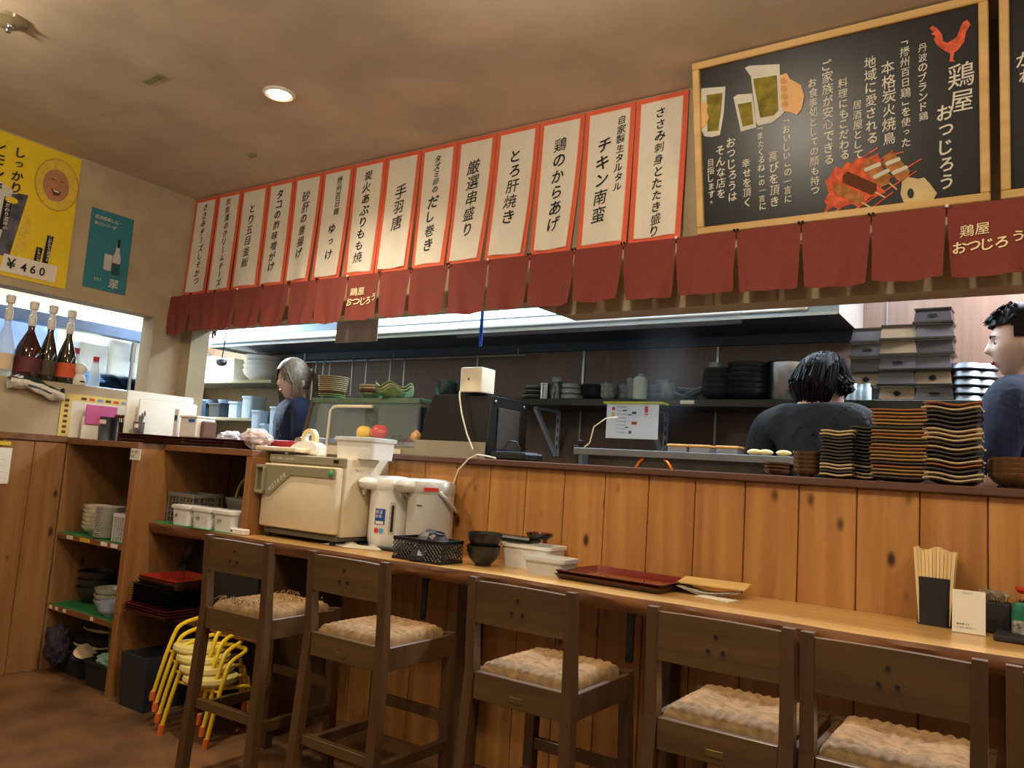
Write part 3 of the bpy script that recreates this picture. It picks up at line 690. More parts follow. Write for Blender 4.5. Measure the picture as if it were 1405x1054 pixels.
q = MB(); q.box((-.028, -.028, TP-.180), (-.012, .004, TP-.052), .006, seg=2); q.box((.022, -.026, TP-.172), (.034, -.004, TP-.060), .004); q.box((-.02, -.028, TP-.066), (.03, -.006, TP-.052), .003); q.box((-.02, -.028, TP-.180), (.03, -.006, TP-.166), .003); q.build('handle', ol, d)
q = MB(); q.ball((0, 0, 0), .014, 20, 10, (1, .5, 1)); q.build('green_button', mat('green_button', (60, 168, 112), .35), d, (wd-.048, -.008, TP-.068), smooth=True)
q = MB(); htext(q, 'HOTBOX', 0, 0, .028, .78, 0, .8); o = q.build('door_lettering', M_paper, d, (.062, -.0068, TP-.155), norm=False); o.rotation_euler.y = -.62
q = MB(); q.box((.02, .02, .018), (wd-.01, cy1-cy0-.02, B0+.004), .002); q.build('base_tray', mat('grey_metal', (104, 100, 88), .5, .4), t)
for x in (.03, wd-.05):
    for y in (.03, .24):
        q = MB(); q.lathe([(0, 0), (.014, 0), (.012, .02), (0, .02)], 12); q.build('foot', M_black, t, (x+.01, y, 0))
q = MB(); q.tube([(wd-.01+.012*math.cos(a)*0, .16+.02*math.cos(a), .20+.0*a) for a in (0, 1, 2, 3)], .001, 4); bpy.data.objects.remove(q.build('x', M_black))
q = MB(); htext(q, 'Taiji', .0, 0, .016, .7, 0); o = q.build('side_emblem', M_darksteel, t, (wd+.001, .09, TP-.05), norm=False); o.rotation_euler.z = PI/2

# two electric kettles (air pots)
M_pot = mat('pot_white', (222, 220, 212), .28, var=.02, coat=.3)
def airpot(name, label, loc, rz, R, Hh, style, mt):
    t = thing(name, label, 'kettle', loc, rz, 'electric kettles on the counter')
    q = MB()
    q.lathe([(0, 0), (R*.93, 0), (R*.97, .012), (R, .03), (R*1.0, Hh*.72), (R*.99, Hh*.80), (0, Hh*.80)], 40, ell=(1, 1.05)); q.build('body', mt, t, smooth=True)
    q = MB()    # lid and overhanging head
    def head(p): return p
    q.lathe([(0, Hh*.78), (R*.99, Hh*.78), (R*1.04, Hh*.82), (R*1.04, Hh*.90), (R*.96, Hh*.955), (R*.6, Hh*.99), (0, Hh)], 40, ell=(1, 1.05)); q.build('lid', mt, t, smooth=True)
    q = MB(); q.ball((-R*.78, 0, Hh*.865), 1, 32, 20, (R*.80, R*.80, Hh*.128), fn=lambda v: Vector((v.x*(1.08 if v.z > 0 else 1), v.y, max(v.z, -.62)))); q.build('spout_head', mt, t, smooth=True)
    q = MB(); q.lathe([(0, Hh*.70), (R*.09, Hh*.70), (R*.12, Hh*.80), (0, Hh*.80)], 14, c=(-R*1.28, 0, 0)); q.build('spout', mt, t, smooth=True)
    # carrying handle folded back
    q = MB(); q.tube([(R*.35, -R*1.08, Hh*.80), (R*.65, -R*1.05, Hh*.72), (R*.98, -R*.75, Hh*.60), (R*1.12, -R*.3, Hh*.55), (R*1.12, R*.3, Hh*.55), (R*.98, R*.75, Hh*.60), (R*.65, R*1.05, Hh*.72), (R*.35, R*1.08, Hh*.80)], .0075, 8); q.build('carry_handle', mt, t, smooth=True)
    for s in (-1, 1):
        q = MB(); q.ball((R*.35, s*R*1.03, Hh*.81), .010, 12, 8); q.build('hinge', mt, t, smooth=True)
    return t
k1 = airpot('electric_kettle', 'front white electric air pot with water gauge and blue label, nearest the cabinet', (-2.335, 2.585, CZ+.012), .75, .096, .295, 0, M_pot)
k2 = airpot('electric_kettle', 'rear greyish electric air pot with red lid label, beside the black basket', (-2.131, 2.597, CZ+.012), .72, .097, .295, 1, mat('pot_grey', (188, 186, 178), .3, var=.02, coat=.3))
def on_cyl(t, name, mt, a0, a1, z0, z1, R, off, n=8):
    q = MB(); q.grid(n, 1, lambda u, v: ((R+off)*math.cos(a0+(a1-a0)*u), (R+off)*1.05*math.sin(a0+(a1-a0)*u), z0+(z1-z0)*v)); return q.build(name, mt, t)
R1 = .096; A0 = -1.58
on_cyl(k1, 'gauge_frame', mat('gauge_frame', (186, 182, 170), .3), A0-.10, A0+.16, .05, .185, R1, .0008)
g1 = on_cyl(k1, 'water_gauge', M_ink, A0-.02, A0+.09, .062, .172, R1, .0016)
for z in (.08, .10, .12, .14, .16): on_cyl(k1, 'gauge_mark', M_ink, A0-.08, A0-.03, z, z+.002, R1, .0018, 2)
on_cyl(k1, 'blue_label', mat('label_blue', (34, 74, 156), .4), A0-.78, A0-.28, .09, .155, R1, .0008)
on_cyl(k1, 'label_picture', M_paper, A0-.72, A0-.34, .092, .104, R1, .0014)
q = MB(); htext(q, '保温', -.012, 0, .016, 1.1, 0); htext(q, '節電', -.012, -.018, .014, 1.1, 0); o = q.build('label_lettering', M_paper, k1, norm=False)
o.location = ((R1+.0022)*math.cos(A0-.53), (R1+.0022)*1.05*math.sin(A0-.53), .142); o.rotation_euler.z = A0-.53+PI/2
for a, mt in ((-.66, M_red), (-.42, mat('label_lightblue', (90, 160, 214), .4))):
    q = MB(); q.lathe([(0, 0), (.011, 0), (.011, .0012), (0, .0012)], 18); o = q.build('round_sticker', mt, k1); o.rotation_euler = (PI/2, 0, A0+a+PI/2)
    o.location = ((R1+.0008)*math.cos(A0+a), (R1+.0008)*1.05*math.sin(A0+a), .065)
q = MB(); q.box((-.03, -.001, -.007), (.03, .001, .007)); o = q.build('red_label', M_red, k2); o.location = (-.006, -.0985*1.05-.004, .252)
q = MB(); q.box((-.012, -.001, -.002), (.012, .001, .002)); o = q.build('dark_mark', M_darksteel, k2); o.location = (-.05, -.091, .185); o.rotation_euler.z = -.5
q = MB(); q.box((-.24, -.12, 0), (.16, .10, .012), .003); tag(q.build('kettle_tray', M_black, None, (-2.20, 2.59, CZ)), 'flat black tray under the two electric kettles', 'tray')
q = MB()
def clothf(u, v):
    x = -.13+.27*u; y = -.06+.13*v+.01*math.sin(u*9)
    e = max(abs(2*u-1), abs(2*v-1)); return (x+.01*math.sin(v*8), y, .003+.010*(1-e**4)+.004*math.sin(u*13+v*5)*(1-e**6))
q.grid(24, 14, clothf, -.002); tag(q.build('cloth', mat('white_cloth', (236, 230, 214), .9, var=.02), None, (-2.41, 2.455, CZ), .15, smooth=True), 'crumpled white cloth at the foot of the front kettle', 'cloth')

def tub(name, label, cat, loc, sx, sy, h, rz, mt, lidmt=None, group=None, rim=.006, taper=.88, label_face=False):
    t = thing(name, label, cat, loc, rz, group)
    def rr(w_, d_, r, z):
        P = []
        for cx, cy, a in ((w_/2-r, -d_/2+r, -PI/2), (w_/2-r, d_/2-r, 0), (-w_/2+r, d_/2-r, PI/2), (-w_/2+r, -d_/2+r, PI)):
            for k in range(5): P.append((cx+r*math.cos(a+k*PI/8), cy+r*math.sin(a+k*PI/8), z))
        return P
    q = MB(); R = .018
    rings = [rr(sx*taper, sy*taper, R, 0), rr(sx*.97, sy*.97, R, h-.012), rr(sx+rim, sy+rim, R, h-.012), rr(sx+rim, sy+rim, R, h), rr(sx*.96, sy*.96, R, h), rr(sx*taper*.96, sy*taper*.96, R, .004)]
    V = [[q.bm.verts.new(p) for p in r_] for r_ in rings]
    q.bm.faces.new(V[0][::-1]); q.bm.faces.new(V[-1])
    for A, B in zip(V, V[1:]):
        for k in range(20): q.bm.faces.new((A[k], A[(k+1) % 20], B[(k+1) % 20], B[k]))
    q.build('tub_body', mt, t, smooth=True)
    if lidmt:
        q = MB(); lr = [rr(sx+rim+.003, sy+rim+.003, R, h-.008), rr(sx+rim+.003, sy+rim+.003, R, h+.004), rr(sx*.92, sy*.92, R, h+.006)]
        V = [[q.bm.verts.new(p) for p in r_] for r_ in lr]; q.bm.faces.new(V[0][::-1]); q.bm.faces.new(V[-1])
        for A, B in zip(V, V[1:]):
            for k in range(20): q.bm.faces.new((A[k], A[(k+1) % 20], B[(k+1) % 20], B[k]))
        q.build('tub_lid', lidmt, t, smooth=True)
    return t
# black mesh basket with cups and bowls
bx = pZ(612, 771, CZ)
t = thing('mesh_basket', 'black perforated plastic basket full of dark bowls on the counter', 'basket', (-1.955, 2.385, CZ), .0)
Lb, Db, Hb = .235, .135, .085
q = MB(); q.box((-Lb/2+.006, -Db/2+.006, 0), (Lb/2-.006, Db/2-.006, .004)); q.build('base', M_black, t)
def lattice(L_, H_, name, M4):
    q = MB(); s = .0125; n = int(L_/s)
    q.box((0, -.002, 0), (L_, .002, .010)); q.box((0, -.003, H_-.012), (L_, .003, H_), .001)
    for dr in (-1, 1):
        for k in range(-6, n+6):
            xa = k*s*1.35; za, zb = .008, H_-.010; xb = xa+dr*(zb-za)
            ta, tb = 0., 1.
            if xb == xa: continue
            lo, hi = (0-xa)/(xb-xa), (L_-xa)/(xb-xa)
            if lo > hi: lo, hi = hi, lo
            ta, tb = max(0, lo), min(1, hi)
            if tb-ta < .05: continue
            P = lambda t_: (xa+(xb-xa)*t_, 0, za+(zb-za)*t_)
            q.tube([P(ta), P(tb)], .0022, 4)
    for v in q.bm.verts: v.co = M4 @ v.co
    return stuff(q.build(name, M_black, t))
lattice(Lb, Hb, 'front_mesh', Matrix.Translation((-Lb/2, -Db/2, 0)))
lattice(Lb, Hb, 'back_mesh', Matrix.Translation((-Lb/2, Db/2, 0)))
lattice(Db, Hb, 'side_mesh', Matrix.Translation((Lb/2, -Db/2, 0)) @ Matrix.Rotation(PI/2, 4, 'Z'))
lattice(Db, Hb, 'side_mesh', Matrix.Translation((-Lb/2, -Db/2, 0)) @ Matrix.Rotation(PI/2, 4, 'Z'))
M_bowlk = mat('dark_ceramic', (40, 36, 36), .32, var=.2, nscale=30)
def bowl_mb(R, H, foot=.45, n=28, facet=0):
    q = MB(); q.lathe([(0, .004), (R*foot*.85, .004), (R*foot*.85, 0), (R*foot, 0), (R*foot, .006), (R*.78, H*.35), (R*.95, H*.7), (R, H), (R*.95, H), (R*.88, H*.68), (R*.7, H*.38), (R*foot*.8, .012), (0, .010)], n if not facet else facet)
    return q
BB = [(-.075, -.02, .052, 'left'), (.0, .015, .10, 'middle'), (.060, -.01, .098, 'right'), (-.005, -.035, .048, 'front')]
bl0 = None
for i, (x, y, z, wh) in enumerate(BB):
    o = bowl_mb(.052, .055, .42, facet=9).build('cup_bowl', M_bowlk, None) if bl0 is None else dup(bl0)
    bl0 = bl0 or o
    o.location = (-1.955+x, 2.385+y, CZ+z+.012); o.rotation_euler = (PI+[.25, -.3, .2, .0][i], [.2, .25, -.2, .1][i], i)
    tag(o, 'dark faceted bowl upside down in the black basket, %s one of four' % wh, 'bowl', 'dark bowls in the basket')
for i in range(2):
    o = bowl_mb(.066, .075, .45).build('soup_bowl', M_bowlk, None, (-1.755, 2.47, CZ+i*.046), smooth=True) if i == 0 else dup(o, (-1.755, 2.474, CZ+i*.046+.002))
    tag(o, '%s of two nested dark soup bowls right of the black basket' % ('lower' if i == 0 else 'upper'), 'bowl', 'nested soup bowls')
t = tub('food_tub', 'white plastic tub behind the dark soup bowls on the counter', 'tub', (-1.62, 2.61, CZ), .22, .14, .088, .0, M_white)
q = MB(); q.box((-.15, -.04, 0), (.09, .04, .022), .008); tag(q.build('cutlery_case', M_black, None, (-1.700, 2.612, CZ+.089), -.03), 'long flat black case lying across the white tub', 'case')
q = MB(); q.lathe([(0, 0), (.038, 0), (.05, .012), (.052, .022), (.046, .022), (.04, .012), (0, .010)], 28)
o = q.build('lacquer_dish', M_lacqk, None, (-1.590, 2.60, CZ+.112), smooth=True); tag(o, 'small round red and black lacquer dish on the white tub', 'dish')
q = MB(); q.lathe([(0, .0105), (.040, .0125), (.0455, .0225)], 28); q.build('red_lining', M_lacq, o)
q = MB(); q.lathe([(0, 0), (.038, 0), (.05, .012), (.052, .022), (.046, .022), (.04, .012), (0, .010)], 28)
t = tub('food_box', 'translucent lidded box of chopped green onion on the counter', 'food box', (-1.475, 2.50, CZ), .17, .11, .058, .0, M_milky, M_milky)
q = MB(); rn = random.Random(2)
for k in range(170):
    q.ball((rn.uniform(-.068, .068), rn.uniform(-.044, .044), rn.uniform(.008, .028)), .006, 6, 4)
stuff(q.build('chopped_onion', mat('onion_green', (104, 134, 60), .6, var=.4, nscale=80), t))
# red lacquer trays
def tray_mb(sx, sy, h=.018, rim=.014):
    q = MB()
    def rect(w_, d_, z): return [q.bm.verts.new(p) for p in ((-w_/2, -d_/2, z), (w_/2, -d_/2, z), (w_/2, d_/2, z), (-w_/2, d_/2, z))]
    V = [rect(sx-.03, sy-.03, 0), rect(sx, sy, h), rect(sx-.008, sy-.008, h+.001), rect(sx-.034, sy-.034, .005)]
    f = q.bm.faces.new(V[0][::-1]); f.material_index = 1; q.bm.faces.new(V[-1])
    for n_, (A, B) in enumerate(zip(V, V[1:])):
        for k in range(4):
            f = q.bm.faces.new((A[k], A[(k+1) % 4], B[(k+1) % 4], B[k])); f.material_index = 1 if n_ == 0 else 0
    return q
M_lacqb = mat('lacquer_underside', (44, 16, 14), .3, var=0, coat=.3)
for i in range(2):
    o = tray_mb(.40, .275).build('serving_tray', [M_lacq, M_lacqb], None, (-1.205+.004*i, 2.545, CZ+.001+.012*i), -.06)
    tag(o, '%s of two glossy red lacquer serving trays lying on the counter' % ('lower' if i == 0 else 'upper'), 'tray', 'red trays on the counter')
# papers
q = MB(); q.box((-.11, -.05, 0), (.11, .05, .004)); o = q.build('envelope', mat('manila', (214, 178, 112), .8), None, (-.905, 2.60, CZ+.034), .1); o.rotation_euler = (.10, .0, .1); tag(o, 'manila envelope on top of the papers beside the red trays', 'envelope')
q = MB(); q.grid(12, 4, lambda u, v: (-.10+.2*u, -.045+.09*v, .020*(abs(2*u-1)**1.5)), -.0015); q.grid(12, 4, lambda u, v: (-.09+.17*u, -.040+.08*v, .006+.012*(abs(2*u-1)**1.5)), -.0015)
o = q.build('folded_leaflet', M_paper, None, (-.905, 2.56, CZ+.003), .05); stuff_ = tag(o, 'curled white leaflets under the manila envelope', 'leaflet')
q = MB(); q.box((-.06, -.03, 0), (.06, .03, .003)); q = q.build('paper_slip', M_paper, None, (-.86, 2.50, CZ+.001), -.25); tag(q, 'small white paper slip lying in front of the leaflets', 'paper')
# chopstick holder
t = thing('chopstick_holder', 'tall black box holder crammed with wooden chopsticks', 'chopstick holder', (-.262, 2.640, CZ))
q = MB(); 
def oct_(w_, d_, c, z): return [(-w_/2+c, -d_/2, z), (w_/2-c, -d_/2, z), (w_/2, -d_/2+c, z), (w_/2, d_/2, z), (-w_/2, d_/2, z), (-w_/2, -d_/2+c, z)]
q.hexa(oct_(.088, .07, .012, 0), oct_(.092, .074, .012, .135)); q.build('holder_box', M_matblack, t)
rn = random.Random(9); c0 = None
M_chop = wood('chopstick_wood', (232, 204, 150), (214, 180, 122), 'Z', .6, tone=.16)
for k in range(44):
    q = MB()
    u, v = (k % 11)/10-.5, (k//11)/3-.5
    tl = .215+.006*math.sin(u*9+1)-.002*v+rn.uniform(-.002, .002)
    x, y = u*.074, v*.052; x2, y2 = u*.100, v*.058
    q.hexa([(x-.003, y-.003, .004), (x+.003, y-.003, .004), (x+.003, y+.003, .004), (x-.003, y+.003, .004)], [(x2-.0045, y2-.004, tl), (x2+.0045, y2-.004, tl), (x2+.0045, y2+.004, tl), (x2-.0045, y2+.004, tl)])
    q.build('chopstick', M_chop, t)
# card stand
t = thing('card_stand', 'white upright card stand leaning between chopstick holder and napkins', 'card stand', (-.172, 2.548, CZ+.001), .03)
q = MB(); q.box((-.040, -.002, 0), (.040, .002, .115), .001, rot=None); q.build('card', M_paper, t).rotation_euler.x = -.12
q = MB(); q.box((-.041, 0, 0), (.041, .03, .003)); q.box((-.041, -.0005, -.0005), (.041, .0005, .004)); q.build('clear_foot', M_glass, t)
q = MB(); 
htext(q, 'メニュー', -.014, .107, .006, 1.05, -.0026); htext(q, '読み取って', -.026, .024, .006, 1.05, -.0026); htext(q, 'ご注文ください。', -.026, .015, .0055, 1.05, -.0026)
o = q.build('lettering', M_ink, t, norm=False); o.rotation_euler.x = -.12
# napkin holder
t = thing('napkin_holder', 'small black box of white paper napkins behind the card stand', 'napkin holder', (-.118, 2.655, CZ))
q = MB(); q.box((-.042, -.03, 0), (.042, .03, .085), .004); q.build('holder_box', M_matblack, t)
for k in range(12):
    q = MB(); x = -.034+.006*k; hh = .022+.012*abs(math.sin(k*1.7)); q.grid(3, 4, lambda u, v: (x+.012*(u-.5)*v+.003*math.sin(v*5+k), -.024+.048*u, .084+hh*v), -.0012); q.build('napkin', M_paper, t)
q = MB(); q.box((-.0, -.055, 0), (.30, .075, .016), .004); q.box((.004, -.051, .016), (.296, .071, .0161)); tag(q.build('condiment_tray', M_matblack, None, (-.120, 2.600, CZ)), 'low black condiment tray at the right end of the counter', 'tray').location = (-.112, 2.545, CZ)
t = thing('soy_sauce_bottle', 'soy sauce bottle with a red cap on the black tray', 'bottle', (-.045, 2.625, CZ+.017))
q = MB(); q.lathe([(0, 0), (.030, 0), (.033, .01), (.032, .05), (.016, .075), (.013, .085), (0, .085)], 24); q.build('bottle_body', mat('soy_dark', (26, 16, 12), .12, coat=.5), t, smooth=True)
q = MB(); q.lathe([(.012, .084), (.012, .104)], 20); q.build('clear_neck', M_glass, t)
q = MB(); q.lathe([(0, .102), (.013, .102), (.022, .112), (.022, .118), (0, .118)], 24); q.build('cap', M_red, t, smooth=True)
t = thing('pepper_jar', 'small pepper jar with a green cap on the black tray', 'jar', (-.052, 2.575, CZ+.017))
q = MB(); q.lathe([(0, 0), (.021, 0), (.022, .004), (.022, .042), (0, .042)], 24); q.build('jar_body', mat('jar_speckle', (150, 150, 140), .3, var=.6, nscale=120), t, smooth=True)
q = MB(); q.lathe([(.0224, .036), (.0224, .056)], 24); q.build('green_band', mat('jar_green', (30, 110, 84), .4), t, smooth=True)
q = MB(); q.lathe([(0, .055), (.020, .055), (.020, .078), (.018, .081), (0, .081)], 24); q.build('cap', MC['jar_green'], t, smooth=True)
# power strip and cord beside the towel cabinet
t = thing('power_strip', 'short white power strip at the left foot of the towel cabinet', 'power strip', (-3.02, 2.285, CZ+.001))
q = MB(); q.box((0, 0, 0), (.10, .035, .026), .004); q.build('strip_body', M_white, t)
q = MB(); q.box((.008, -.001, .010), (.018, .001, .018)); q.build('socket', M_ink, t)
q = MB(); q.tube([(.0, .02, .02), (-.02, .03, .06), (-.01, .035, .10), (.02, .04, .10), (.04, .045, .06), (.045, .05, .03)], .0025, 6); q.build('cord', M_offwhite, t, smooth=True)
# white cord rising from the cap down behind the kettle
q = MB(); A = pY(606, 712, 2.665); pts = [pY(x, y, 2.67) for x, y in ((606, 715), (618, 690), (622, 665), (629, 645), (643, 630), (655, 624))]+[pY(668, 626, 2.75), pY(680, 629, 2.80)]
q.tube(pts, .004, 8); tag(q.build('white_cable', M_offwhite, None, smooth=True), 'cream power cord looping up from the counter over the partition cap', 'cord')
# ================================================================ KITCHEN FIXTURES
# extractor hood with fluorescent tube on its front
HY0, HY1, HXL, HXR, HZ = 3.42, 3.948, -5.0, -.705, 1.912
t = thing('extractor_hood', 'long stainless extractor hood over the kitchen with a bright tube light', 'hood', (HXR, HY0, HZ))
M_hood = mat('hood_steel', (150, 168, 184), .35, .8, var=.08, nscale=3)
q = MB(); 
P = [(HY0, HZ), (HY0, HZ+.075), (HY0+.30, HZ+.30), (HY1, HZ+.30), (HY1, HZ+.28), (HY0+.30, HZ+.28), (HY0+.015, HZ+.07), (HY0+.015, HZ)]
q = MB(); A = [q.bm.verts.new((0, y-HY0, z-HZ)) for y, z in P]; B = [q.bm.verts.new((HXL-HXR, y-HY0, z-HZ)) for y, z in P]
q.bm.faces.new(A); q.bm.faces.new(B[::-1])
for i in range(8): q.bm.faces.new((A[i], B[i], B[(i+1) % 8], A[(i+1) % 8]))
q.build('canopy', M_hood, t)
for x in (0, HXL-HXR):
    q = MB(); pts = [(0, 0), (0, .075), (.30, .30), (HY1-HY0, .30), (HY1-HY0, 0)]
    a = [q.bm.verts.new((x, y, z)) for y, z in pts]; b_ = [q.bm.verts.new((x+.004, y, z)) for y, z in pts]
    q.bm.faces.new(a); q.bm.faces.new(b_[::-1])
    for i in range(5): q.bm.faces.new((a[i], b_[i], b_[(i+1) % 5], a[(i+1) % 5]))
    q.build('end_panel', mat('hood_end', (178, 172, 166), .45, .3, var=.05), t)
q = MB(); q.box((HXL-HXR, .03, .02), (-.01, HY1-HY0-.005, .035)); q.build('filter_underside', M_darksteel, t)
q = MB(); q.box((HXL-HXR, HY1-HY0-.03, -.028), (0, HY1-HY0-.004, .02)); q.build('rear_gutter', M_darksteel, t)
q = MB(); q.box((HXL-HXR+.06, -.022, .018), (-.12, -.0, .060), .004); q.build('lamp_batten', M_white, t)
q = MB(); q.tube([(HXL-HXR+.12, -.030, .044), (-.20, -.030, .044)], .010, 10)
q.build('fluorescent_tube', mat('tube_glow', (214, 232, 255), .4, var=0, emit=5), t, smooth=True)
q = MB(); q.box((HXL-HXR, -.006, -.004), (0, .0, .008)); q.build('lip', M_steel, t)
# small grey vinyl sheet and clear smoke curtain with a blue tape
p0, p1 = pY(460, 470, 2.9), pY(517, 467, 2.9)
q = MB(); q.box((p0.x, 2.9, p1.z), (p1.x, 2.903, 2.02)); tag(q.build('vinyl_sheet', mat('grey_vinyl', (168, 160, 156), .4, var=.05)), 'grey vinyl sheet hanging behind the lettered middle noren', 'sheet')
q = MB(); q.box((p0.x, 2.898, p1.z-.004), (p1.x, 2.905, p1.z+.003)); o = q.build('sheet_hem', M_steel, bpy.data.objects['vinyl_sheet'])
pa, pb_ = pY(627, 464, 2.93), pY(1010, 432, 2.93)
t = thing('smoke_curtain', 'clear plastic smoke curtain behind the noren, blue tape at its left', 'curtain', (0, 2.93, 0))
q = MB(); q.box((pa.x, 0, pa.z), (-.95, .002, 2.05)); q.build('clear_film', mat('clear_film', (190, 200, 214), .08, var=0, alpha=.10), t)
pc = pY(659, 475, 2.93); q = MB(); q.box((pc.x-.009, -.003, pc.z), (pc.x+.009, 0, 2.05)); q.build('blue_tape', mat('blue_tape', (20, 90, 226), .5, var=0), t)

# ---- utensil rail and hanging ladles
q = MB(); RZ = HZ-.05
q.tube([(-4.6, HY1-.07, RZ), (-2.55, HY1-.07, RZ)], .006, 8)
for x in (-4.55, -3.6, -2.6): q.tube([(x, HY1-.07, RZ), (x, HY1-.07, RZ+.04)], .004, 6)
tag(q.build('utensil_rail', M_steel, smooth=True), 'thin steel utensil rail under the hood on the back wall', 'rail')
hang = [(436, .14, 0), (446, .20, 0), (455, .20, 0), (486, .245, 1), (505, .245, 1), (538, .24, 0), (557, .25, 1)]
for i, (px_, L_, kind) in enumerate(hang):
    p = pY(px_, 484, HY1-.08)
    t = thing('ladle' if kind else 'kitchen_spatula', 'steel %s hanging from the kitchen rail, %s of seven utensils from the left' % ('ladle' if kind else 'long-handled turner', 'first' if i == 0 else (ORD[i] if i < 6 else 'last')), 'utensil', (p.x, HY1-.082, RZ-.004), 0, 'utensils on the kitchen rail')
    q = MB(); q.tube([(0, .006, .010), (0, .012, .018), (0, .0, .004), (0, 0, -.02), (0, 0, -L_)], [.003, .003, .003, .0055, .0045], 6); q.build('handle', M_steel, t, smooth=True)
    q = MB()
    if kind: q.ball((0, -.02, -L_-.02), .036, 16, 8, (1, 1, .7), fn=lambda p_: Vector((p_.x, p_.y, min(p_.z, .1)))); q.build('ladle_bowl', M_steel_dull, t, smooth=True)
    else: q.box((-.022, -.003, -L_-.07), (.022, .003, -L_+.005), .002); q.build('blade', M_steel_dull, t)

# ---- back shelf with brackets
SZ_, SY0 = 1.572, 3.62
t = thing('kitchen_shelf', 'long dark wall shelf on the kitchen back wall, full of bowls, pots and boxes', 'shelf', (-1.4, SY0, SZ_))
q = MB(); q.box((-2.74+1.4, 0, -.036), (1.6+1.4, .328, 0), .002); q.build('shelf_board', mat('dark_shelf', (50, 52, 46), .35, .3, var=.1), t)
M_brk = mat('bracket_white', (196, 208, 226), .5, var=.03)
for px_ in (764, 912, 1235):
    X = pY(px_, 580, 3.92).x+1.4
    q = MB(); q.box((X-.012, .312, -.30), (X+.012, .327, -.037)); q.box((X-.012, .06, -.050), (X+.012, .325, -.037))
    q.hexa([(X-.010, .300, -.30), (X+.010, .300, -.30), (X+.010, .325, -.30), (X-.010, .325, -.30)], [(X-.010, .05, -.05), (X+.010, .05, -.05), (X+.010, .08, -.05), (X-.010, .08, -.05)])
    q.build('bracket', M_brk, t)
    q = MB()
    for k in range(5): q.box((X-.003, .3105, -.26+.05*k), (X+.003, .3122, -.235+.05*k))
    stuff(q.build('bracket_slots', M_ink, t))
q = MB(); p = pY(943, 548, SY0); q.box((p.x+1.4-.035, -.002, -.024), (p.x+1.4+.035, 0, -.006)); q.build('shelf_label', M_paper, t)
def onshelf(px_, y=3.75): return pY(px_, 540, y).x
GR = 'crockery on the kitchen back shelf'
M_ggl = mat('grey_glaze', (138, 146, 146), .35, var=.15, nscale=50); M_dk = mat('dark_glaze', (38, 44, 46), .3, var=.2, nscale=30)
# stack of striped plates, jars, tin
q = None
for i in range(6):
    mt = M_ggl if i % 2 else M_dk
    q = MB(); q.lathe([(0, 0), (.05, 0), (.085-.004*i, .014), (.085-.004*i, .018), (.05, .006), (0, .006)], 24)
    tag(q.build('side_plate', mt, None, (onshelf(732), 3.78, SZ_+.001+.0135*i), smooth=True), '%s plate, %s of the striped stack right of the white box' % ('grey' if i % 2 else 'dark', from_top(i, 6)), 'plate', GR)
t = thing('tin_can', 'small steel shaker can on the back shelf', 'can', (onshelf(748, 3.70), 3.70, SZ_+.001)); q = MB(); q.lathe([(0, 0), (.027, 0), (.027, .082), (.029, .084), (.029, .092), (0, .094)], 20); q.build('can_body', M_steel, t, smooth=True)
t = thing('storage_jar', 'glass jar with a pale lid on the back shelf', 'jar', (onshelf(764, 3.70), 3.70, SZ_+.001)); q = MB(); q.lathe([(0, 0), (.030, 0), (.032, .09), (.026, .10), (0, .10)], 20); q.build('jar_body', mat('jar_dark', (70, 74, 78), .1, var=.5, nscale=40, coat=.5), t, smooth=True)
q = MB(); q.lathe([(0, .098), (.030, .098), (.030, .120), (.026, .124), (0, .124)], 20); q.build('jar_lid', M_ggl, t, smooth=True)
for i in range(3):
    q = MB(); q.lathe([(0, 0), (.05, 0), (.060, .01), (.060, .030), (.056, .030), (.054, .012), (0, .01)], 24); tag(q.build('grey_dish', M_ggl, None, (onshelf(785), 3.74, SZ_+.001+.030*i), smooth=True), 'pale grey straight-sided dish, %s of three beside the jar' % ['bottom', 'middle', 'top'][i], 'dish', GR)
for i in range(3):
    o = bowl_mb(.075, .05).build('dark_bowl', M_dk, None, (onshelf(812), 3.78, SZ_+.001+.02*i), smooth=True) if i == 0 else dup(o, (onshelf(812), 3.78, SZ_+.001+.02*i))
    tag(o, 'dark bowl, %s of three nested right of the grey dishes' % ['bottom', 'middle', 'top'][i], 'bowl', GR)
# grey wavy cups in small heaps
def wavy(R, H, a=.004, nn=6): 
    q = MB(); q.lathe([(0, 0), (R*.55, 0), (R*.8, H*.3), (R, H*.75), (R, H), (R*.9, H), (R*.7, H*.35), (0, H*.2)], 28, wave=lambda an, r: a*math.sin(nn*an)*(r/R)**2); return q
cups = [(836, 3), (853, 3), (872, 4), (905, 4), (918, 3), (890, 3)]
o = None
for ci, (px_, n) in enumerate(cups):
    for k in range(n):
        o = wavy(.042, .042).build('grey_cup', M_ggl, None, smooth=True) if o is None else dup(o)
        o.location = (onshelf(px_, 3.74), 3.74+(.05 if ci % 2 else -.01), SZ_+.001+.024*k); o.rotation_euler.z = k*.7+ci
        tag(o, 'grey wavy-rimmed cup, %s, %s stack from left on the back shelf' % (from_top(k, n), ['first', 'second', 'third', 'fifth', 'sixth', 'fourth'][ci]), 'cup', 'grey cups on the back shelf')
t = thing('squeeze_bottle', 'pale squeeze bottle standing among the grey cups', 'bottle', (onshelf(878, 3.67), 3.67, SZ_+.001))
q = MB(); q.lathe([(0, 0), (.034, 0), (.036, .01), (.036, .105), (.024, .118), (0, .118)], 24); q.build('bottle_body', mat('bottle_pale', (186, 194, 186), .4, var=.04), t, smooth=True)
q = MB(); q.lathe([(0, .116), (.013, .116), (.012, .134), (0, .136)], 14); q.build('cap', M_ggl, t, smooth=True)
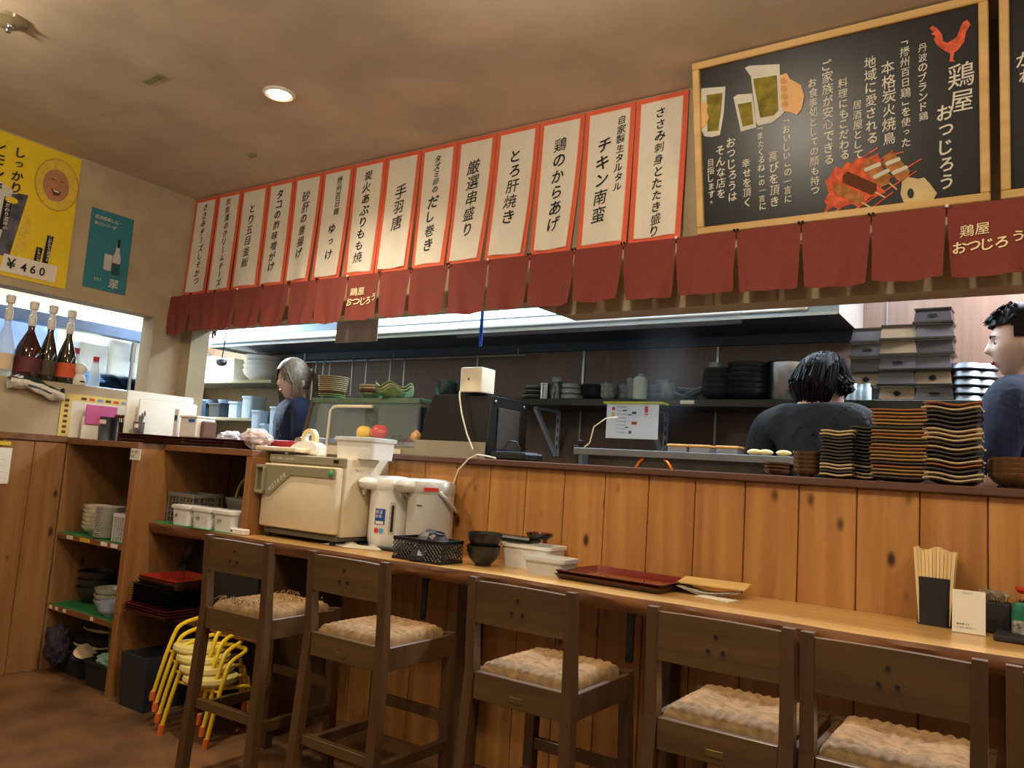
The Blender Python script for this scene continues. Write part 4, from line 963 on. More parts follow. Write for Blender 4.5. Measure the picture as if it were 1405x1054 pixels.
for k, (px_, a) in enumerate(((935, .35), (955, -.4), (948, .1))):
    q = MB(); q.lathe([(0, 0), (.05, 0), (.075, .016), (.075, .020), (.05, .006), (0, .006)], 20)
    o = tag(q.build('leaning_plate', M_ggl, None, (onshelf(px_), 3.76, SZ_+.026+.012*k)), 'grey plate leaning in a loose pile before the dark bowls, %s' % ['left', 'right', 'middle'][k], 'plate', GR); o.rotation_euler = (.1, a, 0)
# dark bowls and lids
for i, (px_, y, r, n) in enumerate([(985, 3.76, .085, 5), (1026, 3.78, .115, 6)]):
    for k in range(n):
        q = bowl_mb(r*(1-.02*k if i else 1-.03*k), .06); o = q.build('large_dark_bowl', M_dk, None, (onshelf(px_, y), y, SZ_+.001+.026*k), smooth=True)
        tag(o, 'large dark bowl, %s of the %s stack left of the steel pot' % (from_top(k, n), 'narrower' if i == 0 else 'wider'), 'bowl', GR)
q = MB(); q.lathe([(0, 0), (.03, 0), (.032, .03), (0, .034)], 18); tag(q.build('small_lidded_pot', M_ggl, None, (onshelf(981), 3.74, SZ_+.001+.026*4+.058), smooth=True), 'small pale lidded pot on top of the narrower dark bowl stack', 'pot')
t = thing('stock_pot', 'tall steel stock pot beside the cook\'s head on the back shelf', 'pot', (onshelf(1083, 3.79), 3.79, SZ_+.001))
q = MB(); q.lathe([(0, 0), (.094, 0), (.098, .006), (.098, .185), (.104, .190), (.094, .190), (.092, .01), (0, .008)], 36); q.build('pot_body', M_steel, t, smooth=True)
q = MB(); q.lathe([(.0, .20), (.06, .196), (.102, .190)], 36); q.build('pot_lid', M_black, t, smooth=True)
for s in (-1, 1): q = MB(); q.tube([(s*.098, -.03, .155), (s*.125, -.025, .158), (s*.125, .025, .158), (s*.098, .03, .155)], .005, 6); q.build('pot_handle', M_steel, t, smooth=True)
for k, px_ in enumerate((1163, 1172, 1181, 1190)):
    q = MB(); hh = .05+.004*(k % 2)
    q.lathe([(0, 0), (.017, 0), (.017, hh), (.012, hh+.008), (.012, hh+.02), (0, hh+.022)], 16); tag(q.build('spice_bottle', mat('spice_pale', (176, 196, 208), .2, var=.1), None, (onshelf(px_, 3.66), 3.66, SZ_+.001), smooth=True), 'small pale spice bottle right of the cook\'s head, %s of four' % ['first from left', 'second from left', 'third from left', 'rightmost'][k], 'bottle', 'spice bottles on the back shelf')
# lacquer bento boxes, upside-down stacks
M_bx = [mat('box_dark', (46, 42, 43), .35, var=.15), mat('box_tan', (120, 100, 78), .4, var=.1), mat('box_grey', (72, 69, 72), .3, var=.1)]
def bento(mt, slot):
    t = thing('lacquer_box', 'x', 'box'); w0, w1, d0, d1, h = .145, .130, .12, .105, .058
    q = MB(); q.hexa([(-w0/2, -d0/2, 0), (w0/2, -d0/2, 0), (w0/2, d0/2, 0), (-w0/2, d0/2, 0)], [(-w1/2, -d1/2, h), (w1/2, -d1/2, h), (w1/2, d1/2, h), (-w1/2, d1/2, h)]); q.build('box_body', mt, t)
    q = MB(); q.box((-w0/2-.004, -d0/2-.004, -.004), (w0/2+.004, d0/2+.004, .004)); q.box((-w1/2-.005, -d1/2-.005, h-.003), (w1/2+.005, d1/2+.005, h+.004)); stuff_ = q.build('rim', M_lacqk, t)
    if slot == 1: q = MB(); q.lathe([(0, 0), (.006, 0), (.006, .002), (0, .002)], 12, ell=(3.6, 1)); 
    elif slot == 2:
        q = MB()
        q.lathe([(0, 0), (.007, 0), (.007, .002), (0, .002)], 12, ell=(2.2, 1)); q.lathe([(0, 0), (.0115, 0), (.0115, .002), (0, .002)], 12)
    else: return t
    o = q.build('hand_hole', M_ink, t, (0, -.0585, h/2+.001)); o.rotation_euler.x = PI/2+.13
    return t
cols_ = [(1187, [(1, 0), (1, 2), (0, 1), (0, 0), (2, 0)], [1, 0, 2, 0, 1]), (1222, None, None), (1276, None, None)]
stacks = [('left', pY(1190, 500, 3.74).x, 3.78, [(0, 0), (1, 2), (0, 0), (2, 1), (2, 0)]),
          ('middle', pY(1232, 500, 3.70).x, 3.74, [(1, 2), (2, 0), (2, 1), (1, 0), (1, 0)]),
          ('right', pY(1282, 500, 3.70).x, 3.74, [(2, 1), (1, 2), (2, 0), (0, 0), (2, 0), (0, 1)])]
for nm, X, Y, items in stacks:
    for k, (c, sl) in enumerate(items):
        o = bento(M_bx[c], sl); o.location = (X+random.uniform(-.006, .006), Y, SZ_+.005+.0665*k); o.rotation_euler.z = random.uniform(-.05, .05)
        o['label'] = '%s lacquer box%s, %s in the %s stack of boxes' % (['dark', 'tan', 'grey'][c], ['', ' with slot handle hole', ' with blossom-shaped hole'][sl], from_top(k, len(items)), nm); o['group'] = 'lacquer boxes on the back shelf'
# round steel lids stacks
for j, (px_, n) in enumerate(((1326, 5), (1345, 5))):
    for k in range(n):
        q = MB(); q.lathe([(0, .0), (.065, .0), (.068, .004), (.060, .026), (.02, .032), (0, .034)], 24); tag(q.build('steel_lid', M_steel_dull, None, (pY(px_, 520, 3.74+.03*j).x, 3.74+.03*j-.0, SZ_+.001+.034*k), smooth=True), 'round dull steel lid, %s in the %s lid stack by the right man' % (from_top(k, n), ['left', 'right'][j]), 'dish', 'steel lids on the back shelf')
# notice clipped under the shelf
pa, pb_ = pY(834, 550, 3.55), pY(903, 595, 3.55)
t = thing('notice', 'white printed notice on a yellow strip hanging from the back shelf', 'notice', ((pa.x+pb_.x)/2, 3.545, pb_.z-.03)); wd = pb_.x-pa.x; ht = SZ_-.03-(pb_.z-.03)
q = MB(); q.box((-wd/2, 0, 0), (wd/2, .002, ht)); q.build('notice_sheet', mat('notice_paper', (222, 228, 240), .6, var=.02), t)
q = MB(); q.box((-wd/2-.02, -.004, ht-.004), (wd/2+.02, .076, ht+.008), .001); q.build('yellow_strip', mat('strip_yellow', (190, 190, 50), .5), t)
for (x, z, w_, h_, c) in [(-.4, .80, .06, .09, (206, 60, 60)), (-.4, .62, .06, .12, (226, 190, 110)), (.24, .74, .06, .18, (206, 60, 60)), (.24, .68, .06, .03, (206, 60, 60)), (-.18, .78, .08, .03, (50, 60, 70)), (0., .70, .08, .06, (50, 60, 70)), (-.08, .66, .08, .03, (90, 110, 130)), (0.0, .40, .10, .08, (160, 70, 60)), (-.12, .30, .06, .03, (50, 60, 70)), (-.05, .14, .05, .08, (80, 100, 110))]:
    q = MB(); q.box((x*wd, -.001, z*ht), ((x+w_)*wd, 0, (z+h_)*ht)); q.build('print_mark', mat('mark%d%d%d' % c, c, .7, var=0), t)
q = MB()
for k in range(9):
    htext(q, '本日の品書き', -.08, .03+k*.018, .008, 1.2, -.0006)
q.build('lettering', M_darksteel, t, norm=False)

# ---- inner worktop right behind the partition
q = MB(); q.box((-4.14, YW+.125, 1.12), (2.5, 3.02, 1.165), .002); q.box((-4.14, YW+.125, .06), (2.5, 2.93, 1.12)); 
tag(q.build('worktop', M_steel_dull), 'steel kitchen worktop running behind the whole partition', 'worktop')
q = MB(); q.box((-3.6, 3.52, .85), (2.5, 3.944, .89), .002); q.box((-3.6, 3.56, .05), (2.5, 3.944, .85)); tag(q.build('back_counter', M_steel_dull), 'steel counter along the kitchen back wall below the shelf', 'counter')
WZ = 1.166
# grill box with bright front bar
gl, gr = pY(790, 640, 2.93).x, pY(1088, 650, 2.93).x
t = thing('charcoal_grill', 'steel charcoal grill with a bright front bar and orange arcs behind glass', 'grill', (gl, 2.90, WZ))
Lg = gr-gl; zt = 1.283-WZ
q = MB(); q.box((0, 0, zt-.026), (Lg+.03, .02, zt+.004), .003); q.box((0, .02, zt-.006), (Lg+.03, .05, zt+.004)); q.build('front_bar', M_steel, t)
q = MB(); q.box((.06, .022, .0), (Lg, .026, zt-.02)); q.build('front_glass', mat('smoked_glass', (60, 54, 44), .12, var=.3, nscale=8, coat=.5), t)
q = MB(); q.box((0, .05, .0), (.02, .11, zt)); q.build('end_plate', M_steel_dull, t); q = MB(); q.box((Lg+.0, .05, .0), (Lg+.02, .11, zt)); q.build('end_plate', M_steel_dull, t)
for k, (px_a, sgn) in enumerate(((868, 1), (922, -1))):  # two orange metallic tubes bent into arcs
    X = pY(px_a, 640, 2.9).x-gl
    q = MB(); q.tube([(X+sgn*.05*(1-math.cos(a)), .018, .090*math.sin(a)) for a in [i*PI/16 for i in range(8)]], .007, 8); q.build('orange_arc', mat('arc_orange', (236, 132, 48), .3, .6, var=.1), t, smooth=True)
# seasoning tubs with orange lids beyond the grill
for k, (xa, xb) in enumerate(((920, 948), (949, 980), (986, 1018))):
    A, B = pY(xa, 610, 3.12), pY(xb, 610, 3.12)
    t = thing('seasoning_tub', 'clear tub of white seasoning with an orange lid beyond the grill, %s of three' % ['left', 'middle', 'right'][k], 'tub', ((A.x+B.x)/2, 3.12, WZ+.02), 0, 'seasoning tubs'); wd = B.x-A.x-.006
    q = MB(); q.box((-wd/2, -.04, .0), (wd/2, .04, .13), .006, seg=2); q.build('tub_body', mat('milky_blue', (190, 200, 218), .3, var=.05, alpha=.55), t)
    q = MB(); q.box((-wd/2+.005, -.035, .003), (wd/2-.005, .035, .07+.01*k), .01); q.build('salt', M_white, t)
    q = MB(); q.box((-wd/2-.003, -.043, .127), (wd/2+.003, .043, .140), .004); q.build('tub_lid', mat('lid_orange', (222, 168, 92), .5), t)
q = MB(); q.box((pY(915, 600, 3.1).x, 3.03, WZ-.046), (pY(1030, 600, 3.1).x, 3.20, WZ+.019)); tag(q.build('tub_stand', M_steel_dull), 'steel ledge carrying the three seasoning tubs', 'ledge')
# buns / trays on the grill edge
for k, px_ in enumerate((1035, 1050, 1075)):
    q = MB(); q.ball((0, 0, .012), .028, 14, 8, (1, .8, .42)); tag(q.build('skewer_plate', mat('pale_food', (222, 200, 140), .6), None, (pY(px_, 640, 2.965).x, 2.965, 1.288), smooth=True), 'pale rounded food piece on the grill edge before the cook, %s' % ['left', 'middle', 'right'][k], 'food', 'food on the grill edge')

# ---- glass display case
t = thing('display_case', 'refrigerated glass display case on the worktop with plates on top', 'display case', (-3.30, 2.95, WZ))
x1 = -2.50+3.30; 
q = MB(); q.box((0, -.06, .0), (x1, .22, .11), .004); q.build('case_base', mat('case_beige', (168, 156, 130), .35, .5, var=.05), t)
q = MB(); q.box((-.003, -.066, .088), (x1+.003, -.058, .112), .002); q.build('base_trim', M_steel, t)
q = MB(); q.box((.05, -.068, .03), (.72, -.062, .075)); q.build('front_panel', M_offwhite, t)
TZ = 1.492-WZ
q = MB(); q.box((.04, -.04, TZ-.012), (x1, .22, TZ), .002); q.build('glass_top', M_greenglass, t)
q = MB(); q.box((.04, -.046, TZ-.024), (x1, -.036, TZ-.002)); q.build('top_rail', mat('rail_green', (108, 128, 104), .3, .5, var=.1), t)
q = MB(); q.hexa([(.02, -.055, .112), (x1, -.055, .112), (x1, -.051, .112), (.02, -.051, .112)], [(.045, -.04, TZ-.02), (x1, -.04, TZ-.02), (x1, -.036, TZ-.02), (.045, -.036, TZ-.02)]); q.build('front_glass', M_glass, t)
q = MB(); q.hexa([(.0, -.06, .112), (.02, -.06, .112), (.02, -.04, .112), (0, -.04, .112)], [(.035, -.046, TZ-.01), (.055, -.046, TZ-.01), (.055, -.026, TZ-.01), (.035, -.026, TZ-.01)])
q.box((.0, -.05, .11), (.012, .22, .125)); q.build('frame_post', mat('post_bronze', (92, 80, 62), .4, .5), t)
q = MB(); q.box((.02, -.04, .112), (.026, .21, TZ-.02)); q.build('end_glass', M_glass, t)
q = MB(); q.tube([(.205, -.066, -.02), (.205, -.058, TZ-.07), (.222, -.056, TZ-.05), (.25, -.056, TZ-.045), (x1-.3, -.056, TZ-.045)], .008, 8); q.build('defrost_pipe', M_offwhite, t, smooth=True)
q = MB(); q.box((.30, .10, .112), (.36, .14, TZ-.03)); q.build('inner_post', mat('post_mottled', (86, 78, 62), .6, var=.4, nscale=30), t)
q = MB(); q.box((.66, .10, .112), (.69, .14, TZ-.03)); q.box((.71, .10, .112), (.735, .14, TZ-.05)); q.build('inner_door_frame', M_darksteel, t)
q = MB(); q.box((.05, .20, .112), (x1, .206, TZ-.02)); q.build('rear_glass', mat('rear_glass', (150, 162, 176), .1, var=0, alpha=.15), t)
# vegetables
def pepper(name, label, px_, mt, r=.032):
    p = pY(px_, 600, 2.96); t = thing(name, label, 'vegetable', (p.x, 2.96, WZ+.112+r*.92), 0, 'vegetables in the display case')
    q = MB(); q.ball((0, 0, 0), r, 28, 16, (1.05, 1, .95), fn=lambda v: v*(1+.09*math.cos(4*math.atan2(v.y, v.x))*(1-v.z*v.z))-Vector((0, 0, .18*math.exp(-((v.x**2+v.y**2)/.08))*(1 if v.z > 0 else -.5)))); q.build('flesh', mt, t, smooth=True)
    q = MB(); q.tube([(0, 0, r*.7), (.002, 0, r*1.05), (.005, 0, r*1.2)], [.006, .004, .005], 8); q.build('stem', mat('stem_green', (70, 110, 40), .6), t, smooth=True)
pepper('bell_pepper', 'yellow bell pepper in the glass display case', 499, mat('pepper_yellow', (240, 190, 20), .2, coat=.5), .042)
pepper('bell_pepper', 'red bell pepper beside the yellow one in the display case', 520, mat('pepper_red', (210, 30, 24), .2, coat=.5), .046)
q = MB(); q.ball((0, 0, 0), .026, 18, 10, (2.2, 1, .75)); tag(q.build('eggplant', mat('eggplant', (40, 30, 40), .2, coat=.4), None, (pY(549, 600, 2.97).x, 2.97, WZ+.112+.0195), smooth=True), 'dark eggplant lying in the display case', 'vegetable')
q = MB(); q.ball((0, 0, 0), .018, 18, 10, (1.2, 1, .9)); tag(q.build('tomato', mat('tomato', (226, 90, 40), .3), None, (pY(560, 600, 3.04).x, 3.04, WZ+.112+.016), smooth=True), 'small orange tomato behind the eggplant', 'vegetable')
t = thing('onion', 'brown onion with a curled stem beside the black oven in the display case', 'vegetable', (pY(571, 600, 2.95).x, 2.95, WZ+.112+.027)); q = MB(); q.ball((0, 0, 0), .028, 20, 12, (1, 1, .95), fn=lambda v: v+Vector((0, 0, .35*max(0, v.z)**8))); q.build('skin', mat('onion_skin', (206, 152, 80), .35, var=.1), t, smooth=True)
q = MB(); q.tube([(0, 0, .026), (-.004, 0, .036), (.004, 0, .046)], .003, 6); q.build('stem', M_dkm, t)
# plates on the glass top
GT = 1.493
M_celadon = mat('celadon', (120, 138, 88), .25, var=.15, nscale=30); M_tan = mat('tan_glaze', (168, 150, 116), .35, var=.1)
X = pY(457, 530, 2.98).x
for k in range(11):
    mt = M_celadon if k < 2 else (M_dkm if k == 2 else M_tan)
    q = MB(); R = .070+.0014*k; q.lathe([(0, 0), (R*.6, 0), (R, .011), (R, .014), (R*.6, .004), (0, .004)], 28); tag(q.build('plate', mt, None, (X, 2.98, GT+.0105*k+.001), smooth=True), '%s plate, %s of the stack on the glass case left end' % ('green' if k < 2 else ('dark brown' if k == 2 else 'tan'), from_top(k, 11)), 'plate', 'plates on the display case')
X = pY(511, 530, 3.0).x
for k in range(4):
    q = MB(); R = .066; q.lathe([(0, 0), (R*.5, 0), (R, .026), (R, .03), (R*.5, .006), (0, .005)], 28); tag(q.build('shallow_bowl', [M_celadon, M_dkm, M_tan, M_tan][k], None, (X, 3.0, GT+.001+.0145*k), smooth=True), '%s shallow bowl, %s of the small stack behind the wavy dishes' % (['green', 'brown', 'tan', 'tan'][k], from_top(k, 4)), 'bowl', 'plates on the display case')
X = pY(540, 530, 2.96).x
for k in range(3):
    q = MB(); R = .098; q.lathe([(0, 0), (R*.45, 0), (R, .040), (R*1.0, .044), (R*.45, .006), (0, .005)], 36, wave=lambda a, r, k=k: .014*math.sin(5*a+.4*k)*(r/.098)**3 if r > .06 else 0)
    tag(q.build('wavy_dish', [M_celadon, M_tan, M_celadon][k], None, (X, 2.97, GT+.001+.013*k), smooth=True), 'wavy-rimmed green and tan dish, %s of three on the glass case' % ['bottom', 'middle', 'top'][k], 'dish', 'plates on the display case')
M_teal = mat('teal_glaze', (46, 66, 64), .25, var=.3, nscale=40)
for j, px_ in enumerate((618, 646)):
    for k in range(4 if j == 0 else 3):
        q = MB(); R = .074; q.lathe([(0, 0), (R*.5, 0), (R*.85, .03), (R, .055), (R*.95, .055), (R*.8, .03), (R*.45, .008), (0, .006)], 32, wave=lambda a, r: .0025*math.sin(9*a)*(r/.074)**3)
        o = tag(q.build('teal_bowl', M_teal, None, (pY(px_, 530, 3.03).x, 3.03, GT+.001+.013*k), smooth=True), 'dark teal rough-rimmed bowl, %s of the %s bowl stack by the white box' % (from_top(k, 4-j), ['left', 'right'][j]), 'bowl', 'teal bowls on the display case')
# black countertop oven with a white box on it
t = thing('countertop_oven', 'black countertop oven seen from behind at the end of the glass case', 'oven', (-2.462, 2.785, 1.215))
x1 = .385; hh = .30
q = MB(); q.hexa([(-.03, .10, .02), (x1, .10, .02), (x1, .44, .02), (-.03, .44, .02)], [(.03, .13, hh), (x1-.005, .13, hh), (x1-.005, .44, hh), (.03, .44, hh)])
bmesh.ops.bevel(q.bm, geom=q.bm.edges[:], offset=.01, segments=3, affect='EDGES'); q.build('oven_body', M_black, t, smooth=True)
q = MB(); q.box((x1, .18, .05), (x1+.003, .36, hh-.06), .001); q.build('vent_panel', mat('vent_panel', (54, 46, 38), .6), t)
for y in (.16, .40):
    q = MB(); q.lathe([(0, 0), (.009, 0), (.007, .004), (0, .005)], 12); o = q.build('screw', M_steel, t, (x1-.002, y, hh-.035)); o.rotation_euler.y = PI/2
q = MB(); q.box((-.03, .0905, .0), (x1, .099, .075), .002); q.build('steel_guard', mat('case_beige', (168, 156, 130), .35, .5), t)
t = thing('receipt_printer', 'white cube-shaped device standing on the black oven, cream cord hanging', 'printer', (-2.185, 2.93, 1.517))
q = MB(); q.box((-.062, -.05, 0), (.062, .06, .118), .008, seg=3); q.build('housing', mat('cube_white', (236, 224, 196), .4, var=.01), t, smooth=True)
q = MB(); q.box((-.05, -.045, -.001), (.05, .05, .006)); q.build('base_foot', M_black, t)
q = MB(); q.ball((-.01, -.0505, .062), .006, 12, 8, (1, .12, 1.1)); q.build('grey_emblem', M_steel_dull, t)
q = MB(); q.tube([(-.055, -.052, .004), (-.035, -.075, -.03), (-.01, -.085, -.10), (.03, -.09, -.19), (.075, -.095, -.262)], .0035, 8); q.build('cord', M_offwhite, t, smooth=True)
t = thing('card_terminal', 'black card terminal with blue tinted screen lying beside the oven', 'terminal', (-1.97, 2.90, WZ+.05), -.2)
q = MB(); q.box((-.06, -.05, 0), (.16, .07, .035), .008); q.box((-.06, -.05, -.05), (.1, .06, 0)); q.build('terminal_body', M_black, t)
q = MB(); q.box((-.02, -.045, .036), (.14, .05, .038)); q.build('screen', mat('screen_blue', (120, 150, 196), .15, coat=.5), t)
q = MB(); q.tube([(-.03, .0, .04), (.02, -.01, .085), (.08, -.02, .08), (.11, -.03, .05), (.105, -.04, .03)], .004, 8); q.build('black_cable', M_black, t, smooth=True)
t = thing('copper_pan', 'shallow copper pan with dark rim between the terminal and the grill', 'pan', (-1.75, 2.90, WZ+.001))
q = MB(); q.lathe([(0, 0), (.07, 0), (.09, .05), (.094, .052), (.088, .05), (.068, .006), (0, .005)], 32, ell=(1.3, .8)); q.build('pan_body', mat('copper', (150, 84, 50), .25, .9, var=.2), t, smooth=True)
t = thing('gas_valve', 'small dark valve knob at the left end of the grill', 'valve', (pY(795, 605, 2.99).x, 3.00, 1.283))
q = MB(); q.lathe([(0, -.10), (.012, -.10), (.012, .01), (0, .01)], 12); q.box((-.03, -.008, .0), (.02, .008, .016), .003); q.box((-.01, -.01, .016), (.012, .01, .04), .003); q.build('valve_body', M_black, t)
q = MB(); q.tube([(.02, 0, .01), (.04, .01, .03), (.05, .02, .10), (.09, .05, .14), (.12, .1, .15)], .003, 6); q.build('hose', M_offwhite, t, smooth=True)

# ================================================================ CROCKERY ON THE PARTITION CAP
CT = 1.2145; YC = 2.80
M_crm = mat('cream_edge', (190, 168, 128), .35, var=.1); M_blkp = mat('black_plate', (30, 26, 24), .25, var=.2, nscale=40)
M_gold = mat('gold_edge', (150, 118, 66), .35, var=.1); M_org = mat('orange_edge', (146, 92, 54), .35, var=.1)
def sq_plate(w_, d_, h, wv, mt_in, mt_edge, ph=0, N=14):
    """square plate: flat base, thick wavy raised edge of its own colour"""
    q = MB(); t_ = .0045
    def srf(u, v, off=0):
        x, y = (2*u-1), (2*v-1); r = max(abs(x), abs(y))
        z = h*max(0, (r-.55)/.45)**1.3 + wv*math.sin(u*PI*2.4+ph)*(.35+.65*r) + wv*.6*math.sin(v*PI*2.0+ph)*r
        return (x*w_/2, y*d_/2, z+off)
    V0 = [[q.bm.verts.new(srf(i/N, j/N, 0)) for i in range(N+1)] for j in range(N+1)]
    V1 = [[q.bm.verts.new(srf(i/N, j/N, t_)) for i in range(N+1)] for j in range(N+1)]
    for j in range(N):
        for i in range(N):
            f = q.bm.faces.new((V0[j][i], V0[j+1][i], V0[j+1][i+1], V0[j][i+1])); g = q.bm.faces.new((V1[j][i], V1[j][i+1], V1[j+1][i+1], V1[j+1][i]))
            if i in (0, N-1) or j in (0, N-1): g.material_index = 1; f.material_index = 1 if min(i, j) == 0 or max(i, j) == N-1 else 0
    for j in range(N):
        for (a, c) in (((j, 0), (j+1, 0)), ((j, N), (j+1, N)), ((0, j), (0, j+1)), ((N, j), (N, j+1))):
            f = q.bm.faces.new((V0[a[0]][a[1]], V0[c[0]][c[1]], V1[c[0]][c[1]], V1[a[0]][a[1]])); f.material_index = 1
    return q
def stack(base_px, right_px, Y, n, h_total, seq, protos, lab, grp, dz=.0, name='square_plate'):
    A, B = pY(base_px, 655, Y-.05).x, pY(right_px, 655, Y-.05).x; X = (A+B)/2; pit = h_total/n
    for k in range(n):
        kind = seq[k]; src = protos[kind]
        if src[0] is None: src[0] = src[1]().build(name, src[2], None, smooth=True); o = src[0]
        else: o = dup(src[0])
        o.location = (X+random.uniform(-.003, .003), Y+random.uniform(-.003, .003), CT+.001+pit*k+dz); o.rotation_euler.z = random.uniform(-.04, .04)
        tag(o, '%s square plate, %s in %s' % (src[3], from_top(k, n), lab), 'plate', grp)
def protoset(w_, d_, h, wv, ph):
    return {'k': [None, lambda: sq_plate(w_, d_, h, wv, 0, 1, ph), [M_blkp, mat('black_edge', (74, 68, 62), .2, var=.1)], 'black'],
            'c': [None, lambda: sq_plate(w_, d_, h, wv, 0, 1, ph), [M_blkp, M_crm], 'cream-edged'],
            'g': [None, lambda: sq_plate(w_, d_, h, wv, 0, 1, ph), [M_blkp, M_gold], 'gold-edged'],
            'o': [None, lambda: sq_plate(w_, d_, h, wv, 0, 1, ph), [M_blkp, M_org], 'orange-edged']}
stack(1126, 1168, 2.80, 14, .155, 'ckcckkkkkkkkcc', protoset(.100, .10, .010, .0022, .3), 'the leftmost plate stack on the partition', 'plates in the leftmost cap stack')
stack(1170, 1198, 2.86, 15, .175, 'cckckkkkkkkkkkk', protoset(.092, .10, .009, .0020, .3), 'the narrow black plate stack on the partition', 'plates in the narrow cap stack')
stack(1197, 1270, 2.80, 20, .225, 'kggokgggogkgogkggogo', protoset(.162, .12, .012, .0008, .3), 'the wide gold-edged stack on the partition', 'plates in the gold-edged cap stack')
stack(1272, 1342, 2.815, 18, .245, 'cckockkckccckkkkcc'[:17]+'o', protoset(.158, .15, .014, .0050, .3), 'the tallest wavy plate stack on the partition', 'plates in the tallest cap stack')
def cap_bowls(px_, Y, n, R, pit, lab, zb=CT+.001, H=.04):
    for k in range(n):
        q = MB(); q.lathe([(0, 0), (R*.5, 0), (R*.52, .004), (R*.8, H*.35), (R, H*.8), (R, H), (R*.94, H), (R*.7, H*.4), (0, .008)], 28)
        tag(q.build('brown_bowl', mat('brown_glaze', (96, 66, 40), .25, var=.35, nscale=40, coat=.3), None, (pY(px_, 655, Y-.04).x, Y, zb+pit*k), smooth=True), 'brown glazed bowl, %s %s' % (from_top(k, n), lab), 'bowl', 'brown bowls on the partition')
cap_bowls(1061, 2.84, 3, .044, .012, 'in the low stack left on the partition cap', H=.022)
cap_bowls(1103, 2.81, 5, .046, .0145, 'in the stack beside the cream-edged plates', H=.028)
cap_bowls(1398, 2.80, 4, .082, .015, 'in the wide stack at the right edge', H=.045)

# faint smoke rising from the grill
q = MB(); q.ball((0, 0, 0), 1, 20, 14, (.22, .12, .34)); o = q.build('smoke', newmat('smoke_volume')[0], None, (-1.32, 3.10, 1.60)); nt = o.data.materials[0].node_tree
nt.nodes.remove(nt.nodes['Principled BSDF']); v = nt.nodes.new('ShaderNodeVolumeScatter'); v.inputs['Color'].default_value = (.85, .9, 1, 1)
tc = nt.nodes.new('ShaderNodeTexCoord'); mp = nt.nodes.new('ShaderNodeMapping'); mp.inputs['Scale'].default_value = (4.4, 8, 2.9)
gr = nt.nodes.new('ShaderNodeTexGradient'); gr.gradient_type = 'QUADRATIC_SPHERE'; mu = nt.nodes.new('ShaderNodeMath'); mu.operation = 'MULTIPLY'; mu.inputs[1].default_value = .9
nz = nt.nodes.new('ShaderNodeTexNoise'); nz.inputs['Scale'].default_value = 9; m2 = nt.nodes.new('ShaderNodeMath'); m2.operation = 'MULTIPLY'
for a_, b_ in ((tc.outputs['Object'], mp.inputs[0]), (mp.outputs[0], gr.inputs[0]), (gr.outputs['Fac'], mu.inputs[0]), (mu.outputs[0], m2.inputs[0]), (tc.outputs['Object'], nz.inputs['Vector']), (nz.outputs['Fac'], m2.inputs[1]), (m2.outputs[0], v.inputs['Density'])): nt.links.new(a_, b_)
nt.links.new(v.outputs[0], nt.nodes['Material Output'].inputs['Volume']); stuff(tag(o, 'faint pale smoke rising from the charcoal grill', 'smoke'))
# ================================================================ KITCHEN, FAR LEFT
t = thing('storage_rack', 'pale two-board storage rack on the kitchen back wall behind the woman', 'shelf', (-5.0, 3.62, 0))
for z in (1.70, 1.425):
    q = MB(); q.box((-.72, 0, z-.022), (.50, .32, z), .002); q.build('rack_board', mat('rack_board', (150, 142, 120), .6, var=.05), t)
q = MB()
for x in (-.70, .48): q.box((x, .29, .9), (x+.02, .31, 1.98))
q.build('rack_upright', M_steel, t)
def boxw(name, lab, cat, a, b_, mt, bev=.012, grp=None, seg=2):
    a, b_ = Vector(a), Vector(b_); base = Vector(((a.x+b_.x)/2, (a.y+b_.y)/2, a.z)); q = MB(); q.box(a-base, b_-base, bev, seg=seg)
    return tag(q.build(name, mt, None, base, smooth=True), lab, cat, grp)
G = 'containers on the storage rack'
q = MB()
for k, (xa, xb, h) in enumerate(((-5.56, -5.22, .19), (-5.20, -4.98, .17))):
    t = tub('bulk_tub', 'large white tub on the upper rack board, %s' % ['leftmost' if k == 0 else 'middle'][0], 'tub', ((xa+xb)/2, 3.76, 1.701), xb-xa-.02, .20, h, 0, M_white, None, G, taper=.93)
for k in range(4):
    q = MB(); R = .135; q.lathe([(0, 0), (R*.5, 0), (R*.9, .05), (R, .085), (R*.95, .085), (R*.8, .04), (0, .012)], 28); tag(q.build('mixing_bowl', M_white, None, (-4.80, 3.77, 1.701+.035*k), smooth=True), 'white mixing bowl, %s of the stack at the right end of the rack' % from_top(k, 4), 'bowl', G)
for k, (xa, xb) in enumerate(((-5.40, -5.22), (-5.20, -5.03))):
    t = tub('black_crate', 'black ribbed crate on the lower rack board, %s' % ['left', 'right'][k], 'crate', ((xa+xb)/2, 3.72, 1.426), xb-xa-.012, .20, .105, 0, M_darksteel, None, G, taper=.9)
    q = MB(); q.lathe([(0, 0), (.05, 0), (.06, .03), (0, .034)], 18); tag(q.build('paper_cup_stack', mat('pale_blue_plastic', (176, 204, 226), .4), None, ((xa+xb)/2, 3.72, 1.532), smooth=True), 'pale blue lid lying on the %s black crate of the rack' % ['left', 'right'][k], 'lid')
    q = None
M_pblue = mat('jug_plastic', (190, 212, 232), .3, var=.03, alpha=.85)
for k, (xa, xb, h) in enumerate(((-5.00, -4.87, .12), (-4.85, -4.72, .16))):
    t = tub('milky_container', 'milky plastic container on the lower rack board, %s' % ['left of two', 'right of two'][k], 'container', ((xa+xb)/2, 3.72, 1.426), xb-xa-.01, .14, h, 0, M_pblue, None, G, taper=.93)
